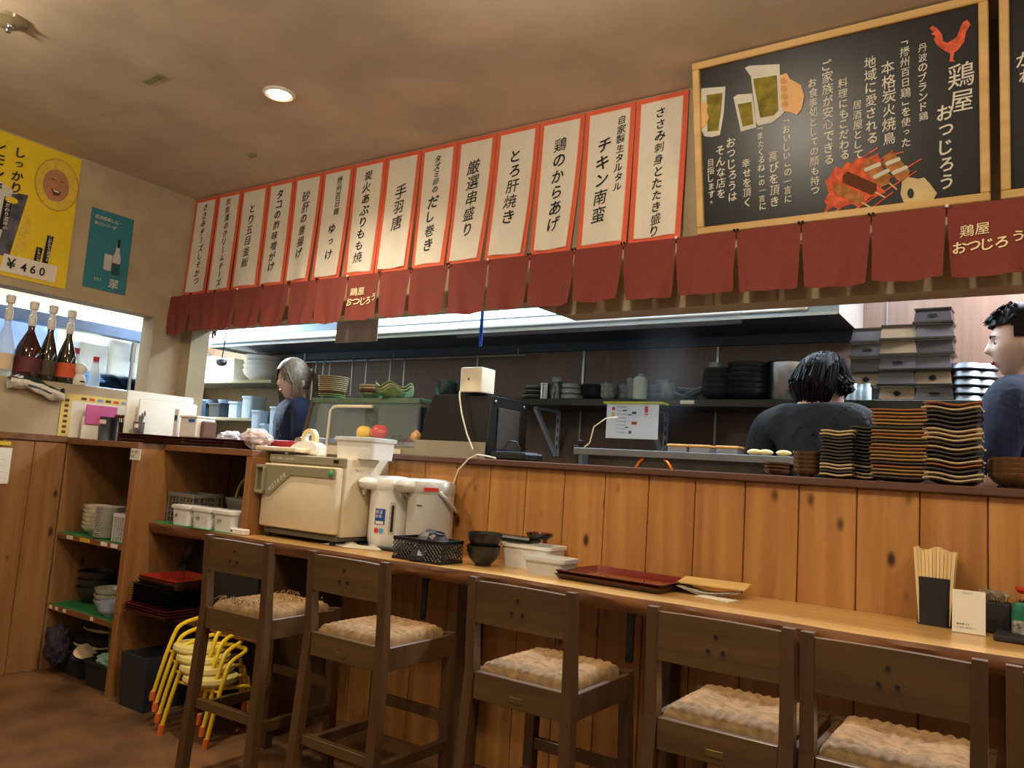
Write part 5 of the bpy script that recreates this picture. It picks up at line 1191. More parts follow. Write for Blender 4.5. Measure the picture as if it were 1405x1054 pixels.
# jugs hanging / standing before the woman on a small ledge
q = MB(); q.box((-4.62, 3.50, 1.19), (-3.95, 3.60, 1.20)); q.box((-4.60, 3.56, .89), (-4.58, 3.58, 1.19)); q.box((-3.99, 3.56, .89), (-3.97, 3.58, 1.19)); tag(q.build('jug_ledge', M_steel), 'narrow steel ledge with milky measuring jugs beside the woman', 'ledge')
for k, (px_, w_, h) in enumerate(((357, .15, .30), (369, .11, .20), (381, .13, .33))):
    X = pY(px_, 570, 3.54).x; t = tub('measuring_jug', 'tall milky measuring jug left of the woman, %s of three' % ['left', 'middle', 'right'][k], 'jug', (X, 3.54+.0*k-.0, 1.201), w_*.62, .09, h*.9, 0, M_pblue, None, 'milky jugs beside the woman', taper=.8)
# ladle hanging at the opening's left edge
p = pY(311, 455, 3.0)
t = thing('ladle', 'black-handled ladle hanging at the left end of the kitchen opening', 'utensil', (p.x, 3.0, 0)); pb_ = pY(304, 497, 3.0)
q = MB(); q.tube([(0, 0, 2.05), (0, 0, p.z), (pb_.x-p.x-.0, 0, pb_.z+.02)], .004, 6); q.build('handle', M_darksteel, t)
q = MB(); q.ball((pb_.x-p.x, 0, pb_.z), .034, 16, 10, (1.05, 1, .75)); q.build('ladle_bowl', M_steel_dull, t, smooth=True)
p = pY(294, 455, 3.0); t = thing('tongs', 'black tongs hanging behind the first noren flaps', 'utensil', (p.x, 3.0, 0))
q = MB(); q.tube([(.004, 0, 2.02), (.0, 0, p.z+.03), (-.014, 0, p.z-.03), (-.006, 0, p.z-.04)], .007, 8); q.tube([(.012, 0, 2.02), (.016, 0, p.z+.02), (.012, 0, p.z-.03)], .006, 8); q.build('tong_arm', M_black, t)

q = MB(); q.tube([(-5.2, 3.0, 2.04), (-3.2, 3.0, 2.04)], .006, 8)
for x in (-5.15, -3.25): q.tube([(x, 3.0, 2.04), (x, 3.0, 2.40)], .005, 6)
tag(q.build('hanging_rail', M_steel, smooth=True), 'steel rail hung behind the first noren flaps, holding tongs and ladle', 'rail')
# through the side opening
q = MB(); q.box((-5.05, .6, 1.86), (-4.95, 3.3, 1.93), .003); tag(q.build('steel_beam', mat('blue_grey_steel', (104, 118, 144), .4, .4)), 'blue-grey steel beam crossing behind the side opening', 'beam')
q = MB(); q.box((-5.25, 1.5, 1.20), (-4.75, 3.3, 1.515), .004); tag(q.build('drink_counter', mat('counter_blue', (120, 150, 184), .4, .2)), 'pale blue steel drink counter behind the side opening', 'counter')
for k, (y, h, w_) in enumerate(((2.66, .20, .20), (2.84, .25, .15), (3.02, .27, .17))):
    t = thing('water_jug', 'milky plastic canister behind the side opening, %s of three' % ['left', 'middle', 'right'][k], 'canister', (-5.14, y, 1.516+.10), 0, 'canisters behind the side opening')
    q = MB(); q.box((-.08, -w_/2, 0), (.08, w_/2, h), .02, seg=3); q.build('canister_body', M_milky, t, smooth=True)
    if k: q = MB(); q.lathe([(0, 0), (.016, 0), (.016, .022), (0, .024)], 14); q.build('black_cap', M_black, t, (.0, 0, h-.002), smooth=True)
q = MB(); q.box((-5.23, 2.52, 1.516), (-5.05, 3.14, 1.616), .01); tag(q.build('canister_stand', mat('blue_plastic', (90, 130, 176), .4)), 'blue plastic crate under the milky canisters', 'crate')
for k in range(8):
    q = MB(); q.grid(16, 4, lambda u, v: (-.09+.18*v, -.17+.34*u, .005*math.sin(u*22+k)), .004); tag(q.build('wavy_tray', mat('blue_grey_tray', (72, 88, 104), .3, var=.2), None, (-4.88, 2.80, 1.520+.011*k), smooth=True), 'blue-grey wavy tray, %s of the pile behind the side opening' % from_top(k, 8), 'tray', 'wavy trays behind the opening')
q = MB(); q.tube([(-4.62, 2.665, 1.2), (-4.62, 2.665, 1.68)], .010, 12); q.tube([(-4.62, 2.665, 1.68), (-4.62, 2.665, 1.80)], .0155, 12); tag(q.build('drain_pipe', M_steel, smooth=True), 'upright steel pipe seen in the side opening', 'pipe')
q = MB(); q.box((-5.72, .9, 2.02), (-5.66, 2.9, 2.08), .004); o = tag(q.build('tube_light', mat('tube_glow2', (226, 236, 255), .4, var=0, emit=4)), 'bright tube light on the far kitchen wall behind the bottles', 'light')
q = MB(); q.box((-5.70, 1.2, 1.60), (-5.3, 2.55, 1.98), .01); tag(q.build('drink_cooler', mat('cooler_blue', (150, 172, 206), .3, .2)), 'pale blue drink cooler behind the bottles', 'cooler')

# ---- bottles on the ledge of the side opening
LZ = 1.479; LXc = -4.362
M_brn = mat('brown_glass', (58, 26, 14), .08, var=.25, nscale=8, coat=.6); M_amb = mat('dark_green_glass', (48, 42, 20), .08, var=.25, nscale=8, coat=.6)
M_clr = mat('clear_bottle', (200, 214, 220), .06, var=0, alpha=.38); M_spout = mat('white_spout', (222, 218, 206), .4, var=.02)
def bottle(lab, y, R, H, mt, cap='spout', x=LXc, lbl=None, grp=None):
    t = thing('bottle', lab, 'bottle', (x, y, LZ), 0, grp); q = MB(); nk = H*.62
    q.lathe([(0, 0), (R*.95, 0), (R, .006), (R, H*.42), (R*.86, H*.52), (.016, nk+.05), (.014, H), (0, H)], 28); q.build('bottle_glass', mt, t, smooth=True)
    q = MB()
    if cap == 'spout':
        q.lathe([(.017, H-.05), (.019, H-.045), (.018, H+.005), (.013, H+.01), (.013, H+.035), (.022, H+.04), (.024, H+.075), (.018, H+.08), (0, H+.08)], 20); q.build('pour_spout', M_spout, t, smooth=True)
    else:
        q.lathe([(0, H-.012), (.016, H-.012), (.016, H+.02), (0, H+.022)], 20); q.build('cap', mat('cap_red', (176, 44, 36), .4), t, smooth=True)
    if lbl:
        q = MB(); q.lathe([(R+.0008, H*.10), (R+.0008, H*.34)], 28); q.build('label', lbl, t, smooth=True)
    return t
GB = 'sake bottles on the ledge'
bottle('bottle with a white pour spout cut by the left edge, pale label', 1.84, .045, .335, M_clr, lbl=mat('label_pale', (214, 190, 150), .6), grp=GB)
bottle('largest brown bottle with white pour spout, second from left', 1.955, .062, .325, M_brn, lbl=mat('label_redbrown', (96, 40, 34), .6, var=.4), grp=GB)
bottle('dark green bottle with white pour spout in the middle', 2.052, .044, .325, M_amb, grp=GB, lbl=mat('label_dark', (70, 58, 36), .6, var=.4))
bottle('dark bottle with orange label and white pour spout, rightmost of the four', 2.150, .048, .320, M_amb, lbl=mat('label_orange', (206, 84, 44), .6, var=.1), grp=GB)
bottle('clear bottle with red cap behind the white gourd-shaped ornament', 2.215, .034, .185, M_clr, 'cap', x=-4.395)
bottle('small clear bottle with red cap at the right end of the ledge', 2.31, .030, .150, M_clr, 'cap')
t = thing('white_ornament', 'white gourd-shaped gadget with a dark slot on the ledge', 'ornament', (-4.335, 2.215, LZ))
q = MB(); q.lathe([(0, 0), (.036, 0), (.040, .012), (.034, .038), (.021, .058), (.024, .066), (.032, .082), (.030, .104), (.018, .118), (0, .122)], 28); q.build('gourd_body', M_spout, t, smooth=True)
q = MB(); q.box((.036, -.014, .014), (.041, .014, .023), .002); q.build('dark_slot', M_ink, t)
q = MB(); q.ball((.012, .026, .088), .006); q.build('camera_eye', M_ink, t)
# rolled towel over the ledge
t = thing('towel', 'rolled white towel with a black stripe hanging over the ledge', 'towel', (-4.285, 1.975, 1.462))
q = MB(); n = 28
def tw(u, v):
    a = v*2*PI; r = .030*(1+.18*math.sin(3*a+u*9)+.12*math.sin(u*23+a*2)); return (.016+r*.75*math.cos(a), -.135+.27*u, -.012-.030*u+r*1.05*math.sin(a)+.012*math.sin(u*5))
q.grid(30, 16, tw); q.build('towel_roll', mat('towel_white', (222, 214, 198), .95, var=.08, nscale=60, bump=.6), t, smooth=True)
q = MB(); q.grid(30, 5, lambda u, v: tuple(Vector(tw(u, .08+.16*v))+Vector((.0016, 0, .0016)))); q.build('black_stripe', mat('towel_black', (28, 38, 34), .95, var=.2), t, smooth=True)
for (u0, u1) in ((.02, .22), (.80, .92)):
    q = MB(); q.grid(8, 4, lambda u, v: tuple(Vector(tw(u0+(u1-u0)*u, .11+.09*v))+Vector((.0028, 0, .0028)))); q.build('white_patch', MC['towel_white'], t, smooth=True)
q = MB(); q.grid(14, 2, lambda u, v: tuple(Vector(tw(.30+.45*u, -.03-.04*v+.01*math.sin(u*40)))+Vector((.002, 0, .0)))); q.build('printed_script', M_darksteel, t, smooth=True)
# notice paper on the wainscot at the left edge
t = thing('paper_notice', 'white paper with a yellow tab pinned on the left wall boards', 'notice', (XL+.0145, 1.30, 1.0), PI/2)
q = MB(); A = pX(17, 615, XL+.014); B = pX(13, 664, XL+.014)
q.box((-.2, -.002, B.z-1.0), (A.y-1.30, 0, A.z-1.0)); q.build('sheet', M_paper, t)
q = MB(); q.box((-.2, -.003, A.z-1.0+.012), (A.y-1.30-.01, 0, A.z-1.0+.032)); q.build('yellow_tab', M_tagY, t)
q = MB()
for k in range(4): q.box((-.15, -.0026, A.z-1.06-.03*k), (A.y-1.30-.03, -.002, A.z-1.058-.03*k))
stuff(q.build('faint_lines', mat('faint', (170, 164, 150), .8), t))
# ---- menu sheet on the left wall above the shelf unit
t = thing('menu_sheet', 'laminated menu with a yellow patterned border on the left wall above the unit', 'menu', (XL+.002, 2.12, 1.195), PI/2)
q = MB(); q.box((0, -.003, 0), (.40, 0, .232)); q.build('menu_border', mat('menu_yellow', (222, 196, 110), .6, var=.05), t)
q = MB(); q.box((.055, -.0042, .002), (.385, -.003, .195)); q.build('menu_page', M_paper, t)
rn = random.Random(4)
for (x, z, w_, h, c) in [(.018, k*.028+.02, .020, .014, (96, 60, 34)) for k in range(7)]+[(.10+k*.045, .204, .028, .014, [(96, 60, 34), (206, 80, 40), (120, 150, 190)][k % 3]) for k in range(6)]:
    q = MB(); q.box((x, -.0045, z), (x+w_, -.003, z+h)); q.build('border_motif', mat('mf%d' % c[0], c, .7), t)
q = MB(); q.box((.13, -.020, .08), (.30, -.012, .185), .002); o = q.build('pink_card', mat('pink_card', (206, 98, 150), .5), None, (XL+.035, 2.10, 1.192)); o.rotation_euler.z = PI/2; tag(o, 'pink card propped before the menu sheet on the unit', 'card')
q = MB(); q.box((.12, -.0115, 0), (.31, -.003, .12), .001); q.build('white_backing', M_paper, o)
# ================================================================ ON TOP OF THE SHELF UNITS
UT = 1.191
M_pp = mat('board_white', (232, 228, 214), .5, var=.02)
q = MB(); q.box((-.012, 0, 0), (.0, .395, .275), .008, seg=2); o = tag(q.build('cutting_board', M_pp, None, (-4.02, 2.318, UT), smooth=True), 'large white cutting board standing upright beside the corner pillar', 'cutting board')
q = MB(); q.box((-.012, 0, 0), (.0, .345, .235), .008, seg=2); q = tag(q.build('cutting_board', mat('board_white2', (236, 232, 220), .5, var=.02), None, (-3.965, 2.358, UT), smooth=True), 'slightly smaller white cutting board in front of the large one', 'cutting board')
def cup(name, lab, cat, px_, Y, R, H, mt, lbl=True):
    X = pY(px_, 595, Y).x; t = thing(name, lab, cat, (X, Y, UT)); q = MB(); q.lathe([(0, 0), (R*.9, 0), (R, H), (R*1.04, H+.003), (R*.96, H), (R*.86, .006), (0, .006)], 28); q.build('cup_wall', mt, t, smooth=True)
    if lbl:
        q = MB(); a0 = -.95; q.grid(6, 1, lambda u, v: (R*1.005*math.cos(a0-.35+.7*u), R*1.005*math.sin(a0-.35+.7*u), H*.72+.022*v)); q.build('name_label', M_paper, t)
    return t, X
cup('steel_canister', 'wide steel canister with a white label on the unit top', 'canister', 145, 2.36, .056, .125, M_steel_dull)
t, X = cup('spoon_holder', 'black holder full of dark red lacquer spoons on the unit', 'holder', 172, 2.40, .040, .10, M_black, False)
for k in range(12):
    a = k*2.4; r = .008+.022*(k % 3)/2; x, y = r*math.cos(a), r*math.sin(a); q = MB()
    q.tube([(x, y, .05), (x*1.8, y*1.8, .125)], .003, 6); q.ball((x*2.1, y*2.1, .135), .014, 10, 8, (1, .8, .7)); q.build('lacquer_spoon', M_lacq, t, smooth=True)
t, X = cup('cutlery_can', 'narrow steel can holding shiny cutlery on the unit', 'can', 189, 2.36, .030, .105, M_steel)
for k in range(3): q = MB(); q.tube([(0, 0, .05), (.012*k, .004*k, .12+.01*k)], .003, 6); q.ball((.014*k, .005*k, .13+.012*k), .010, 10, 6, (.8, .5, 1.6)); q.build('cutlery', M_steel, t, smooth=True)
X = pY(120, 590, 2.30).x; t = thing('table_bell', 'small shiny steel bell cup at the left end of the unit top', 'bell', (X, 2.30, UT)); q = MB(); q.lathe([(0, 0), (.028, 0), (.034, .04), (.036, .085), (.030, .10), (.028, .06), (0, .02)], 24); q.ball((.012, -.03, .06), .020, 14, 10); q.build('bell_cup', M_steel, t, smooth=True)
def trays(cx, cy, n, sx, sy, lab, rz=0, z0=UT, pitch=.0125, grp='red trays on the unit top'):
    o = None
    for k in range(n):
        o = tray_mb(sx, sy, .016).build('serving_tray', [M_lacq, M_lacqb], None) if o is None else dup(o)
        o.location = (cx+.004*(k % 2), cy, z0+pitch*k); o.rotation_euler.z = rz
        tag(o, 'dark red lacquer tray, %s %s' % (from_top(k, n), lab), 'tray', grp)
trays(-3.72, 2.345, 3, .25, .33, 'in the left tray pile on the unit top')
trays(-3.33, 2.46, 3, .34, .30, 'in the right tray pile on the unit top')
# wires, gadget, printer
q = MB(); X = pY(228, 590, 2.56).x
for k in range(4): q.tube([(.035*math.cos(a)*(1+.2*k), .01*k, .045+.035*math.sin(a)*(1-.1*k)) for a in [i*PI/8 for i in range(17)]], .003, 6)
tag(q.build('grey_cable_coil', mat('grey_cable', (120, 130, 140), .5), None, (X, 2.56, UT), smooth=True), 'coil of grey cable before the white cutting boards', 'cable')
X = pY(241, 590, 2.44).x; t = thing('wall_thermometer', 'white upright stick thermometer standing on the right tray pile', 'thermometer', (X, 2.44, UT+.042)); q = MB(); q.box((-.018, -.006, 0), (.018, .006, .145), .003); q.build('case', M_white, t)
q = MB(); q.box((-.010, -.0075, .085), (.010, -.006, .112)); q.build('display', M_darksteel, t)
X = pY(270, 590, 2.45).x; t = thing('label_printer', 'white label printer with a small blue screen on the right tray pile', 'printer', (X, 2.45, UT+.042)); q = MB(); q.box((-.075, -.05, 0), (.065, .06, .098), .006, seg=2); q.box((-.078, -.054, .098), (.066, .06, .110), .003); q.build('housing', M_white, t)
q = MB(); q.box((.0, -.052, .078), (.05, -.050, .092)); q.build('blue_screen', mat('screen_deepblue', (30, 70, 180), .2), t)
q = MB(); q.box((.068, -.03, .0), (.095, .05, .085), .006); q.build('brown_side_block', mat('brown_block', (100, 70, 50), .5), t)
def bag(name, lab, px_, Y, w_, h, mt, seed, z=UT):
    X = pY(px_, 605, Y).x; q = MB(); rn = Vector((seed, 2, 1))
    q.ball((0, 0, 0), 1, 48, 28, (w_/2, .05, h/2), fn=lambda v: v*(1+.30*noise.noise(v*2.2+rn)+.22*abs(noise.noise(v*5+rn))+.08*noise.noise(v*13+rn))); 
    zmin = min(v.co.z for v in q.bm.verts)
    return tag(q.build(name, mt, None, (X, Y, z-zmin), smooth=True), lab, 'bag')
bag('plastic_bag', 'crumpled pale bluish plastic bag right of the label printer', 316, 2.50, .16, .075, mat('bag_blue', (196, 206, 224), .3, var=.1), 1)
bag('plastic_bag', 'crumpled pinkish clear bag with food beside the red box', 351, 2.46, .19, .085, mat('bag_pink', (230, 212, 204), .25, var=.15, nscale=30, alpha=.6), 5)
X0, X1 = pY(368, 608, 2.60).x, pY(408, 608, 2.60).x
boxw('red_box', 'flat glossy dark red box on the inner ledge left of the tape dispenser', 'box', (X0, 2.56, UT), (X1+.02, 2.66, UT+.055), mat('red_box', (150, 34, 38), .3), .006)
boxw('cardboard_sheet', 'cream folded cardboard lying on the unit behind the towel cabinet', 'cardboard', (-3.02, 2.38, UT), (-2.75, 2.50, UT+.02), M_offwhite, .004)
CTOP = CZ+.368
t = thing('tape_dispenser', 'white tape dispenser with a large cream roll on the towel cabinet', 'tape dispenser', (pY(422, 615, 2.50).x, 2.50, CTOP+.001))
q = MB(); q.prism([(-.11, 0), (.10, 0), (.10, .05), (.06, .062), (.02, .07), (-.03, .06), (-.07, .045), (-.10, .03)], -.03, .03); bmesh.ops.bevel(q.bm, geom=q.bm.edges[:], offset=.008, segments=2, affect='EDGES'); q.build('dispenser_body', M_white, t, smooth=True)
q = MB(); q.lathe([(.030, -.012), (.046, -.012), (.046, .012), (.030, .012), (.030, -.012)], 28); o = q.build('tape_roll', mat('tape_cream', (230, 206, 150), .4), t, (.012, 0, .078), smooth=True); o.rotation_euler.x = PI/2
q = MB(); q.lathe([(.022, -.010), (.030, -.010), (.030, .010), (.022, .010), (.022, -.010)], 24); o = q.build('roll_hub', M_white, t, (.012, 0, .078)); o.rotation_euler.x = PI/2
X0, X1 = pY(460, 620, 2.50).x, pY(530, 620, 2.50).x
t = tub('plastic_bin', 'open milky white plastic box on top of the towel cabinet', 'box', ((X0+X1)/2, 2.53, CTOP+.001), .235, .15, .088, .0, M_white, M_milky, taper=.92)

# ================================================================ INSIDE THE SHELF UNITS
ZU, ZLw = .702, .339
M_crb = mat('cream_bowl', (222, 212, 184), .35, var=.04)
def bowlstack(x, y, z, R, H, n, pitch, mt, name, lab, cat='bowl', grp=None, foot=.42):
    o = None
    for k in range(n):
        o = bowl_mb(R, H, foot).build(name, mt, None, smooth=True) if o is None else dup(o)
        o.location = (x+random.uniform(-.003, .003), y, z+pitch*k)
        tag(o, '%s, %s %s' % (lab[0], from_top(k, n), lab[1]), cat, grp)
G = 'crockery on the upper green shelf'
bowlstack(-4.13, 2.29, ZU, .066, .045, 6, .021, M_crb, 'rice_bowl', ('cream bowl', 'in the left stack on the upper green shelf'), grp=G)
bowlstack(-4.00, 2.37, ZU, .060, .045, 5, .022, M_crb, 'rice_bowl', ('cream bowl', 'in the rear stack behind the plate pile'), grp=G)
o = None
for k in range(20):
    if o is None: q = MB(); R = .070; q.lathe([(0, 0), (R*.6, 0), (R*.97, .007), (R, .010), (R*.97, .010), (R*.6, .003), (0, .003)], 28); o = q.build('saucer', M_white, None, smooth=True)
    else: o = dup(o)
    o.location = (-3.92, 2.245, ZU+.0078*k); tag(o, 'white saucer, %s of the tall saucer pile on the upper green shelf' % from_top(k, 20), 'plate', G)
def mesh_tub(name, lab, loc, sx, sy, h, mt, rz=0, cols=7, rows=5):
    t = thing(name, lab, 'basket', loc, rz); 
    q = MB(); q.box((-sx/2, -sy/2, 0), (sx/2, sy/2, .004)); q.build('base', mt, t)
    q = MB(); q.box((-sx/2-.004, -sy/2-.004, h-.018), (sx/2+.004, -sy/2, h), .001); q.box((-sx/2-.004, sy/2, h-.018), (sx/2+.004, sy/2+.004, h), .001); q.box((-sx/2-.004, -sy/2, h-.018), (-sx/2, sy/2, h), .001); q.box((sx/2, -sy/2, h-.018), (sx/2+.004, sy/2, h), .001); q.build('rim', mt, t)
    for s in (-1, 1):
        q = MB()
        for i in range(cols+1): x = -sx/2+sx*i/cols; q.box((x-.003, s*sy/2-.001, 0), (x+.003, s*sy/2+.001, h-.01))
        for j in range(rows+1): z = (h-.02)*j/rows; q.box((-sx/2, s*sy/2-.001, z), (sx/2, s*sy/2+.001, z+.004))
        stuff(q.build('wall_grid', mt, t)); q = MB(); nc = max(3, int(cols*sy/sx))
        for i in range(nc+1): y = -sy/2+sy*i/nc; q.box((s*sx/2-.001, y-.003, 0), (s*sx/2+.001, y+.003, h-.01))
        for j in range(rows+1): z = (h-.02)*j/rows; q.box((s*sx/2-.001, -sy/2, z), (s*sx/2+.001, sy/2, z+.004))
        stuff(q.build('wall_grid', mt, t))
    return t
mesh_tub('plastic_basket', 'white slotted plastic basket on the upper green shelf by the divider', (-3.745, 2.28, ZU), .12, .16, .135, M_white)
boxw('grey_case', 'grey lidded case behind the white slotted basket', 'case', (-3.84, 2.44, ZU), (-3.70, 2.60, ZU+.19), mat('grey_case', (96, 100, 108), .4), .006)
G = 'crockery on the lower green shelf'
bowlstack(-4.16, 2.36, ZLw, .105, .085, 3, .040, mat('dark_pot', (50, 46, 42), .3, var=.2), 'donburi_bowl', ('large dark bowl', 'at the left on the lower green shelf'), grp=G, foot=.5)
bowlstack(-3.93, 2.31, ZLw, .085, .055, 3, .028, mat('grey_cream', (188, 182, 160), .3, var=.05), 'soup_bowl', ('grey cream bowl', 'on the lower green shelf'), grp=G, foot=.5)
bowlstack(-3.80, 2.245, ZLw, .072, .040, 3, .014, mat('blue_white', (176, 188, 206), .25, var=.1), 'blue_white_bowl', ('blue and white bowl', 'in front on the lower green shelf'), grp=G, foot=.55)
# floor of the left unit: crates, shoes, green board, cloth
tub('floor_crate', 'black crate on the floor under the left unit, nearest the wall', 'crate', (-4.10, 2.33, .001), .26, .22, .12, .0, M_matblack, None, 'black crates under the unit')
tub('floor_crate', 'black crate on the floor under the left unit, beside the divider', 'crate', (-3.795, 2.30, .001), .24, .22, .12, .0, M_matblack, None, 'black crates under the unit')
def shoe(lab, loc, rz, rx=0):
    t = thing('shoe', lab, 'shoe', loc, rz, 'work shoes under the unit'); t.rotation_euler = (rx, 0, rz)
    def prof(v): return Vector((v.x, v.y*(1+.10*math.sin(2*v.x)), v.z))
    q = MB(); q.ball((0, 0, .028), 1, 20, 12, (.125, .042, .038), fn=lambda v: Vector((v.x, v.y*(1-.18*math.cos(v.x*3)), max(v.z, -.5)+(.35*max(0, -v.x)**1.2 if v.z > 0 else 0)))); q.build('upper', M_matblack, t, smooth=True)
    q = MB(); q.ball((0, 0, .008), 1, 20, 8, (.130, .047, .012)); q.build('sole', mat('shoe_sole', (206, 180, 140), .6, var=.1), t, smooth=True)
shoe('dark work shoe with pale sole, topmost under the left unit', (-4.05, 2.36, .215), .3, .3)
shoe('dark work shoe with pale sole, middle one under the left unit', (-4.07, 2.32, .135), .2, .2)
shoe('upturned work shoe showing its tan sole under the left unit', (-4.00, 2.26, .14), -.9, 2.6)
boxw('green_board', 'green board standing under the lower shelf beside the divider', 'board', (-3.90, 2.30, .124), (-3.67, 2.315, .300), mat('green_board', (104, 128, 34), .6), .001)
bag('teal_cloth', 'crumpled teal cloth in the black crate by the divider', 160, 2.25, .15, .07, mat('teal_cloth', (140, 176, 156), .9, var=.1), 8, .085)
bag('purple_cloth', 'dark purple cloth hanging over the crate by the left wall', 66, 2.19, .13, .19, mat('purple_cloth', (54, 42, 54), .9, var=.1), 3, .03)
for nm in ('teal_cloth', 'purple_cloth'): bpy.data.objects[nm]['category'] = 'cloth'
bpy.data.objects['teal_cloth'].location.x = -3.77; bpy.data.objects['purple_cloth'].location.x = -4.17
# right compartment
GZ = CZ+.0035
mesh_tub('mesh_tray', 'grey mesh basket at the left of the right-hand compartment', (-3.50, 2.43, GZ), .20, .16, .145, mat('grey_mesh', (120, 116, 108), .5))
for k, x in enumerate((-3.405, -3.245, -3.085)):
    t = tub('snack_tub', 'white lidded tub with handwriting, %s of three on the green mat' % ['left', 'middle', 'right'][k], 'tub', (x, 2.342, GZ), .142, .11, .088, 0, M_white, M_white, 'three white tubs', taper=.9)
    q = MB(); htext(q, ['塩', '七味', 'ゴマ'][k], -.03, .045, .018, .9, -.0535); q.build('handwriting', M_darksteel, t, norm=False)
t = thing('wire_basket', 'dark wire basket with a bent cane handle behind the white tubs', 'basket', (-3.22, 2.52, GZ))
q = MB(); q.lathe([(.10, .10), (.112, .13), (.112, .14), (.105, .14), (.095, .10)], 28, ell=(1.2, .7)); q.lathe([(0, 0), (.085, 0), (.10, .10)], 16, ell=(1.2, .7)); q.build('basket_bowl', mat('grey_mesh', (120, 116, 108), .5), t)
q = MB(); q.tube([(.085*math.cos(a), 0, .13+.11*math.sin(a)) for a in [i*PI/12 for i in range(13)]], .006, 8); q.build('cane_handle', mat('cane', (176, 156, 84), .5), t, smooth=True)
boxw('black_pouch', 'small black pouch behind the right white tub', 'pouch', (-3.10, 2.42, GZ+.0), (-3.0, 2.50, GZ+.125), M_black, .01)
# ---- under the counter end: shelf of trays, yellow stools, bin
t = thing('low_shelf', 'low wooden shelf with lacquer trays under the counter end', 'shelf', (-3.62, 2.28, .40)); q = MB(); q.box((.003, 0, -.022), (.90, .40, 0), .002); q.build('shelf_board', M_shelf, t)
q = MB(); q.box((.90, 0, -.399), (.93, .40, .35), .002); q.build('side_panel', M_stool, t)
GTx = 'lacquer trays under the counter'
o = None
for k in range(3):
    o = tray_mb(.34, .30, .016).build('serving_tray', [M_lacq, M_lacqb], None) if o is None else dup(o)
    o.location = (-3.425+.0*k, 2.32, .401+.0125*k); tag(o, 'red lacquer tray, %s of three at the bottom of the low shelf' % ['lowest', 'middle', 'uppermost'][k], 'tray', GTx)
o = None
for k in range(8):
    o = tray_mb(.30, .28, .016).build('square_tray', [M_lacqk, M_lacqk], None) if o is None else dup(o)
    o.location = (-3.41, 2.32, .440+.0115*k); tag(o, 'black square tray, %s of eight in the low shelf pile' % from_top(k, 8), 'tray', GTx)
for k in range(2):
    o = tray_mb(.29, .25, .030).build('serving_tray', [mat('bright_lacquer', (150, 44, 30), .2, coat=.4), M_lacqb], None, (-3.38, 2.31, .534+.013*k)) if k == 0 else dup(o, (-3.375, 2.31, .547))
    tag(o, 'bright red tray, %s of two on top of the black tray pile' % ['lower', 'upper'][k], 'tray', GTx)
o = None
for k in range(6):
    if o is None: q = MB(); q.lathe([(0, .0), (.165, 0), (.182, .022), (.186, .022), (.168, -.004), (0, -.004)], 48); o = q.build('round_tray', M_lacqk, None, smooth=True)
    else: o = dup(o)
    o.location = (-3.425+.012*k, 2.50+.016*k, .590); o.rotation_euler = (PI/2-.16, 0, .15); tag(o, 'round black lacquer tray standing on edge, %s of six behind the square trays' % (['front'] + ORD[1:5] + ['rear'])[k], 'tray', GTx)
boxw('black_folder', 'tall black panel standing at the right end of the low shelf', 'panel', (-3.20, 2.34, .401), (-2.86, 2.37, .66), M_matblack, .002)
# bin
t = thing('dark_bin', 'dark open square bin on the floor beside the divider panel', 'bin', (-3.405, 2.245, .001))
q = MB(); s0, s1, h = .095, .105, .235
def sqr(s, z): return [q.bm.verts.new(p) for p in ((-s, -s, z), (s, -s, z), (s, s, z), (-s, s, z))]
V = [sqr(s0, 0), sqr(s1, h), sqr(s1-.006, h), sqr(s0-.006, .006)]; q.bm.faces.new(V[0][::-1]); q.bm.faces.new(V[3])
for A, B in zip(V, V[1:]):
    for k in range(4): q.bm.faces.new((A[k], A[(k+1) % 4], B[(k+1) % 4], B[k]))
q.build('bin_body', mat('bin_slate', (42, 44, 50), .6, var=.05), t)
# yellow stacked children's stools
def kid_chair():
    t = thing('child_chair', 'x', 'chair')
    def hoop(xw, y0, y1, yt, zt, r=.0105):
        pts = []
        for s in (-1, 1):
            seg = [(s*xw, y0, .02), (s*xw*.97, y0+(y1-y0)*.35, zt*.45), (s*xw*.95, y0+(y1-y0)*.75, zt*.80), (s*xw*.88, y1, zt*.93), (s*xw*.70, yt-.02, zt)]
            pts.append(seg)
        return pts[0]+[(-xw*.35, yt, zt+.003), (xw*.35, yt, zt+.003)]+pts[1][::-1]
    def smooth_path(p, it=2):
        p = [Vector(x) for x in p]
        for _ in range(it):
            n = [p[0]]
            for a, b_ in zip(p, p[1:]): n += [a*.75+b_*.25, a*.25+b_*.75]
            n.append(p[-1]); p = n
        return p
    for nm, args in (('frame_tube', (.155, -.13, -.02, .14, .40)), ('frame_tube', (.15, .16, .14, -.02, .245))):
        q = MB(); q.tube(smooth_path(hoop(*args)), .0105, 8); q.build(nm, M_yellow, t, smooth=True)
    q = MB(); q.lathe([(0, .255), (.125, .255), (.135, .268), (.130, .285), (.06, .292), (0, .292)], 32, ell=(1, .95)); q.build('seat', mat('cream_vinyl', (222, 206, 130), .4, var=.06), t, smooth=True)
    q = MB(); q.tube([(-.145, -.06, .235), (.145, -.06, .235)], .007, 8); q.build('cross_bar', M_yellow, t, smooth=True)
    for x, y in ((-.155, -.13), (.155, -.13), (-.15, .16), (.15, .16)):
        q = MB(); q.lathe([(0, 0), (.015, 0), (.016, .02), (.0125, .045), (0, .045)], 14); q.build('rubber_tip', M_tip, t, (x, y, -.001), smooth=True)
    return t
o = None
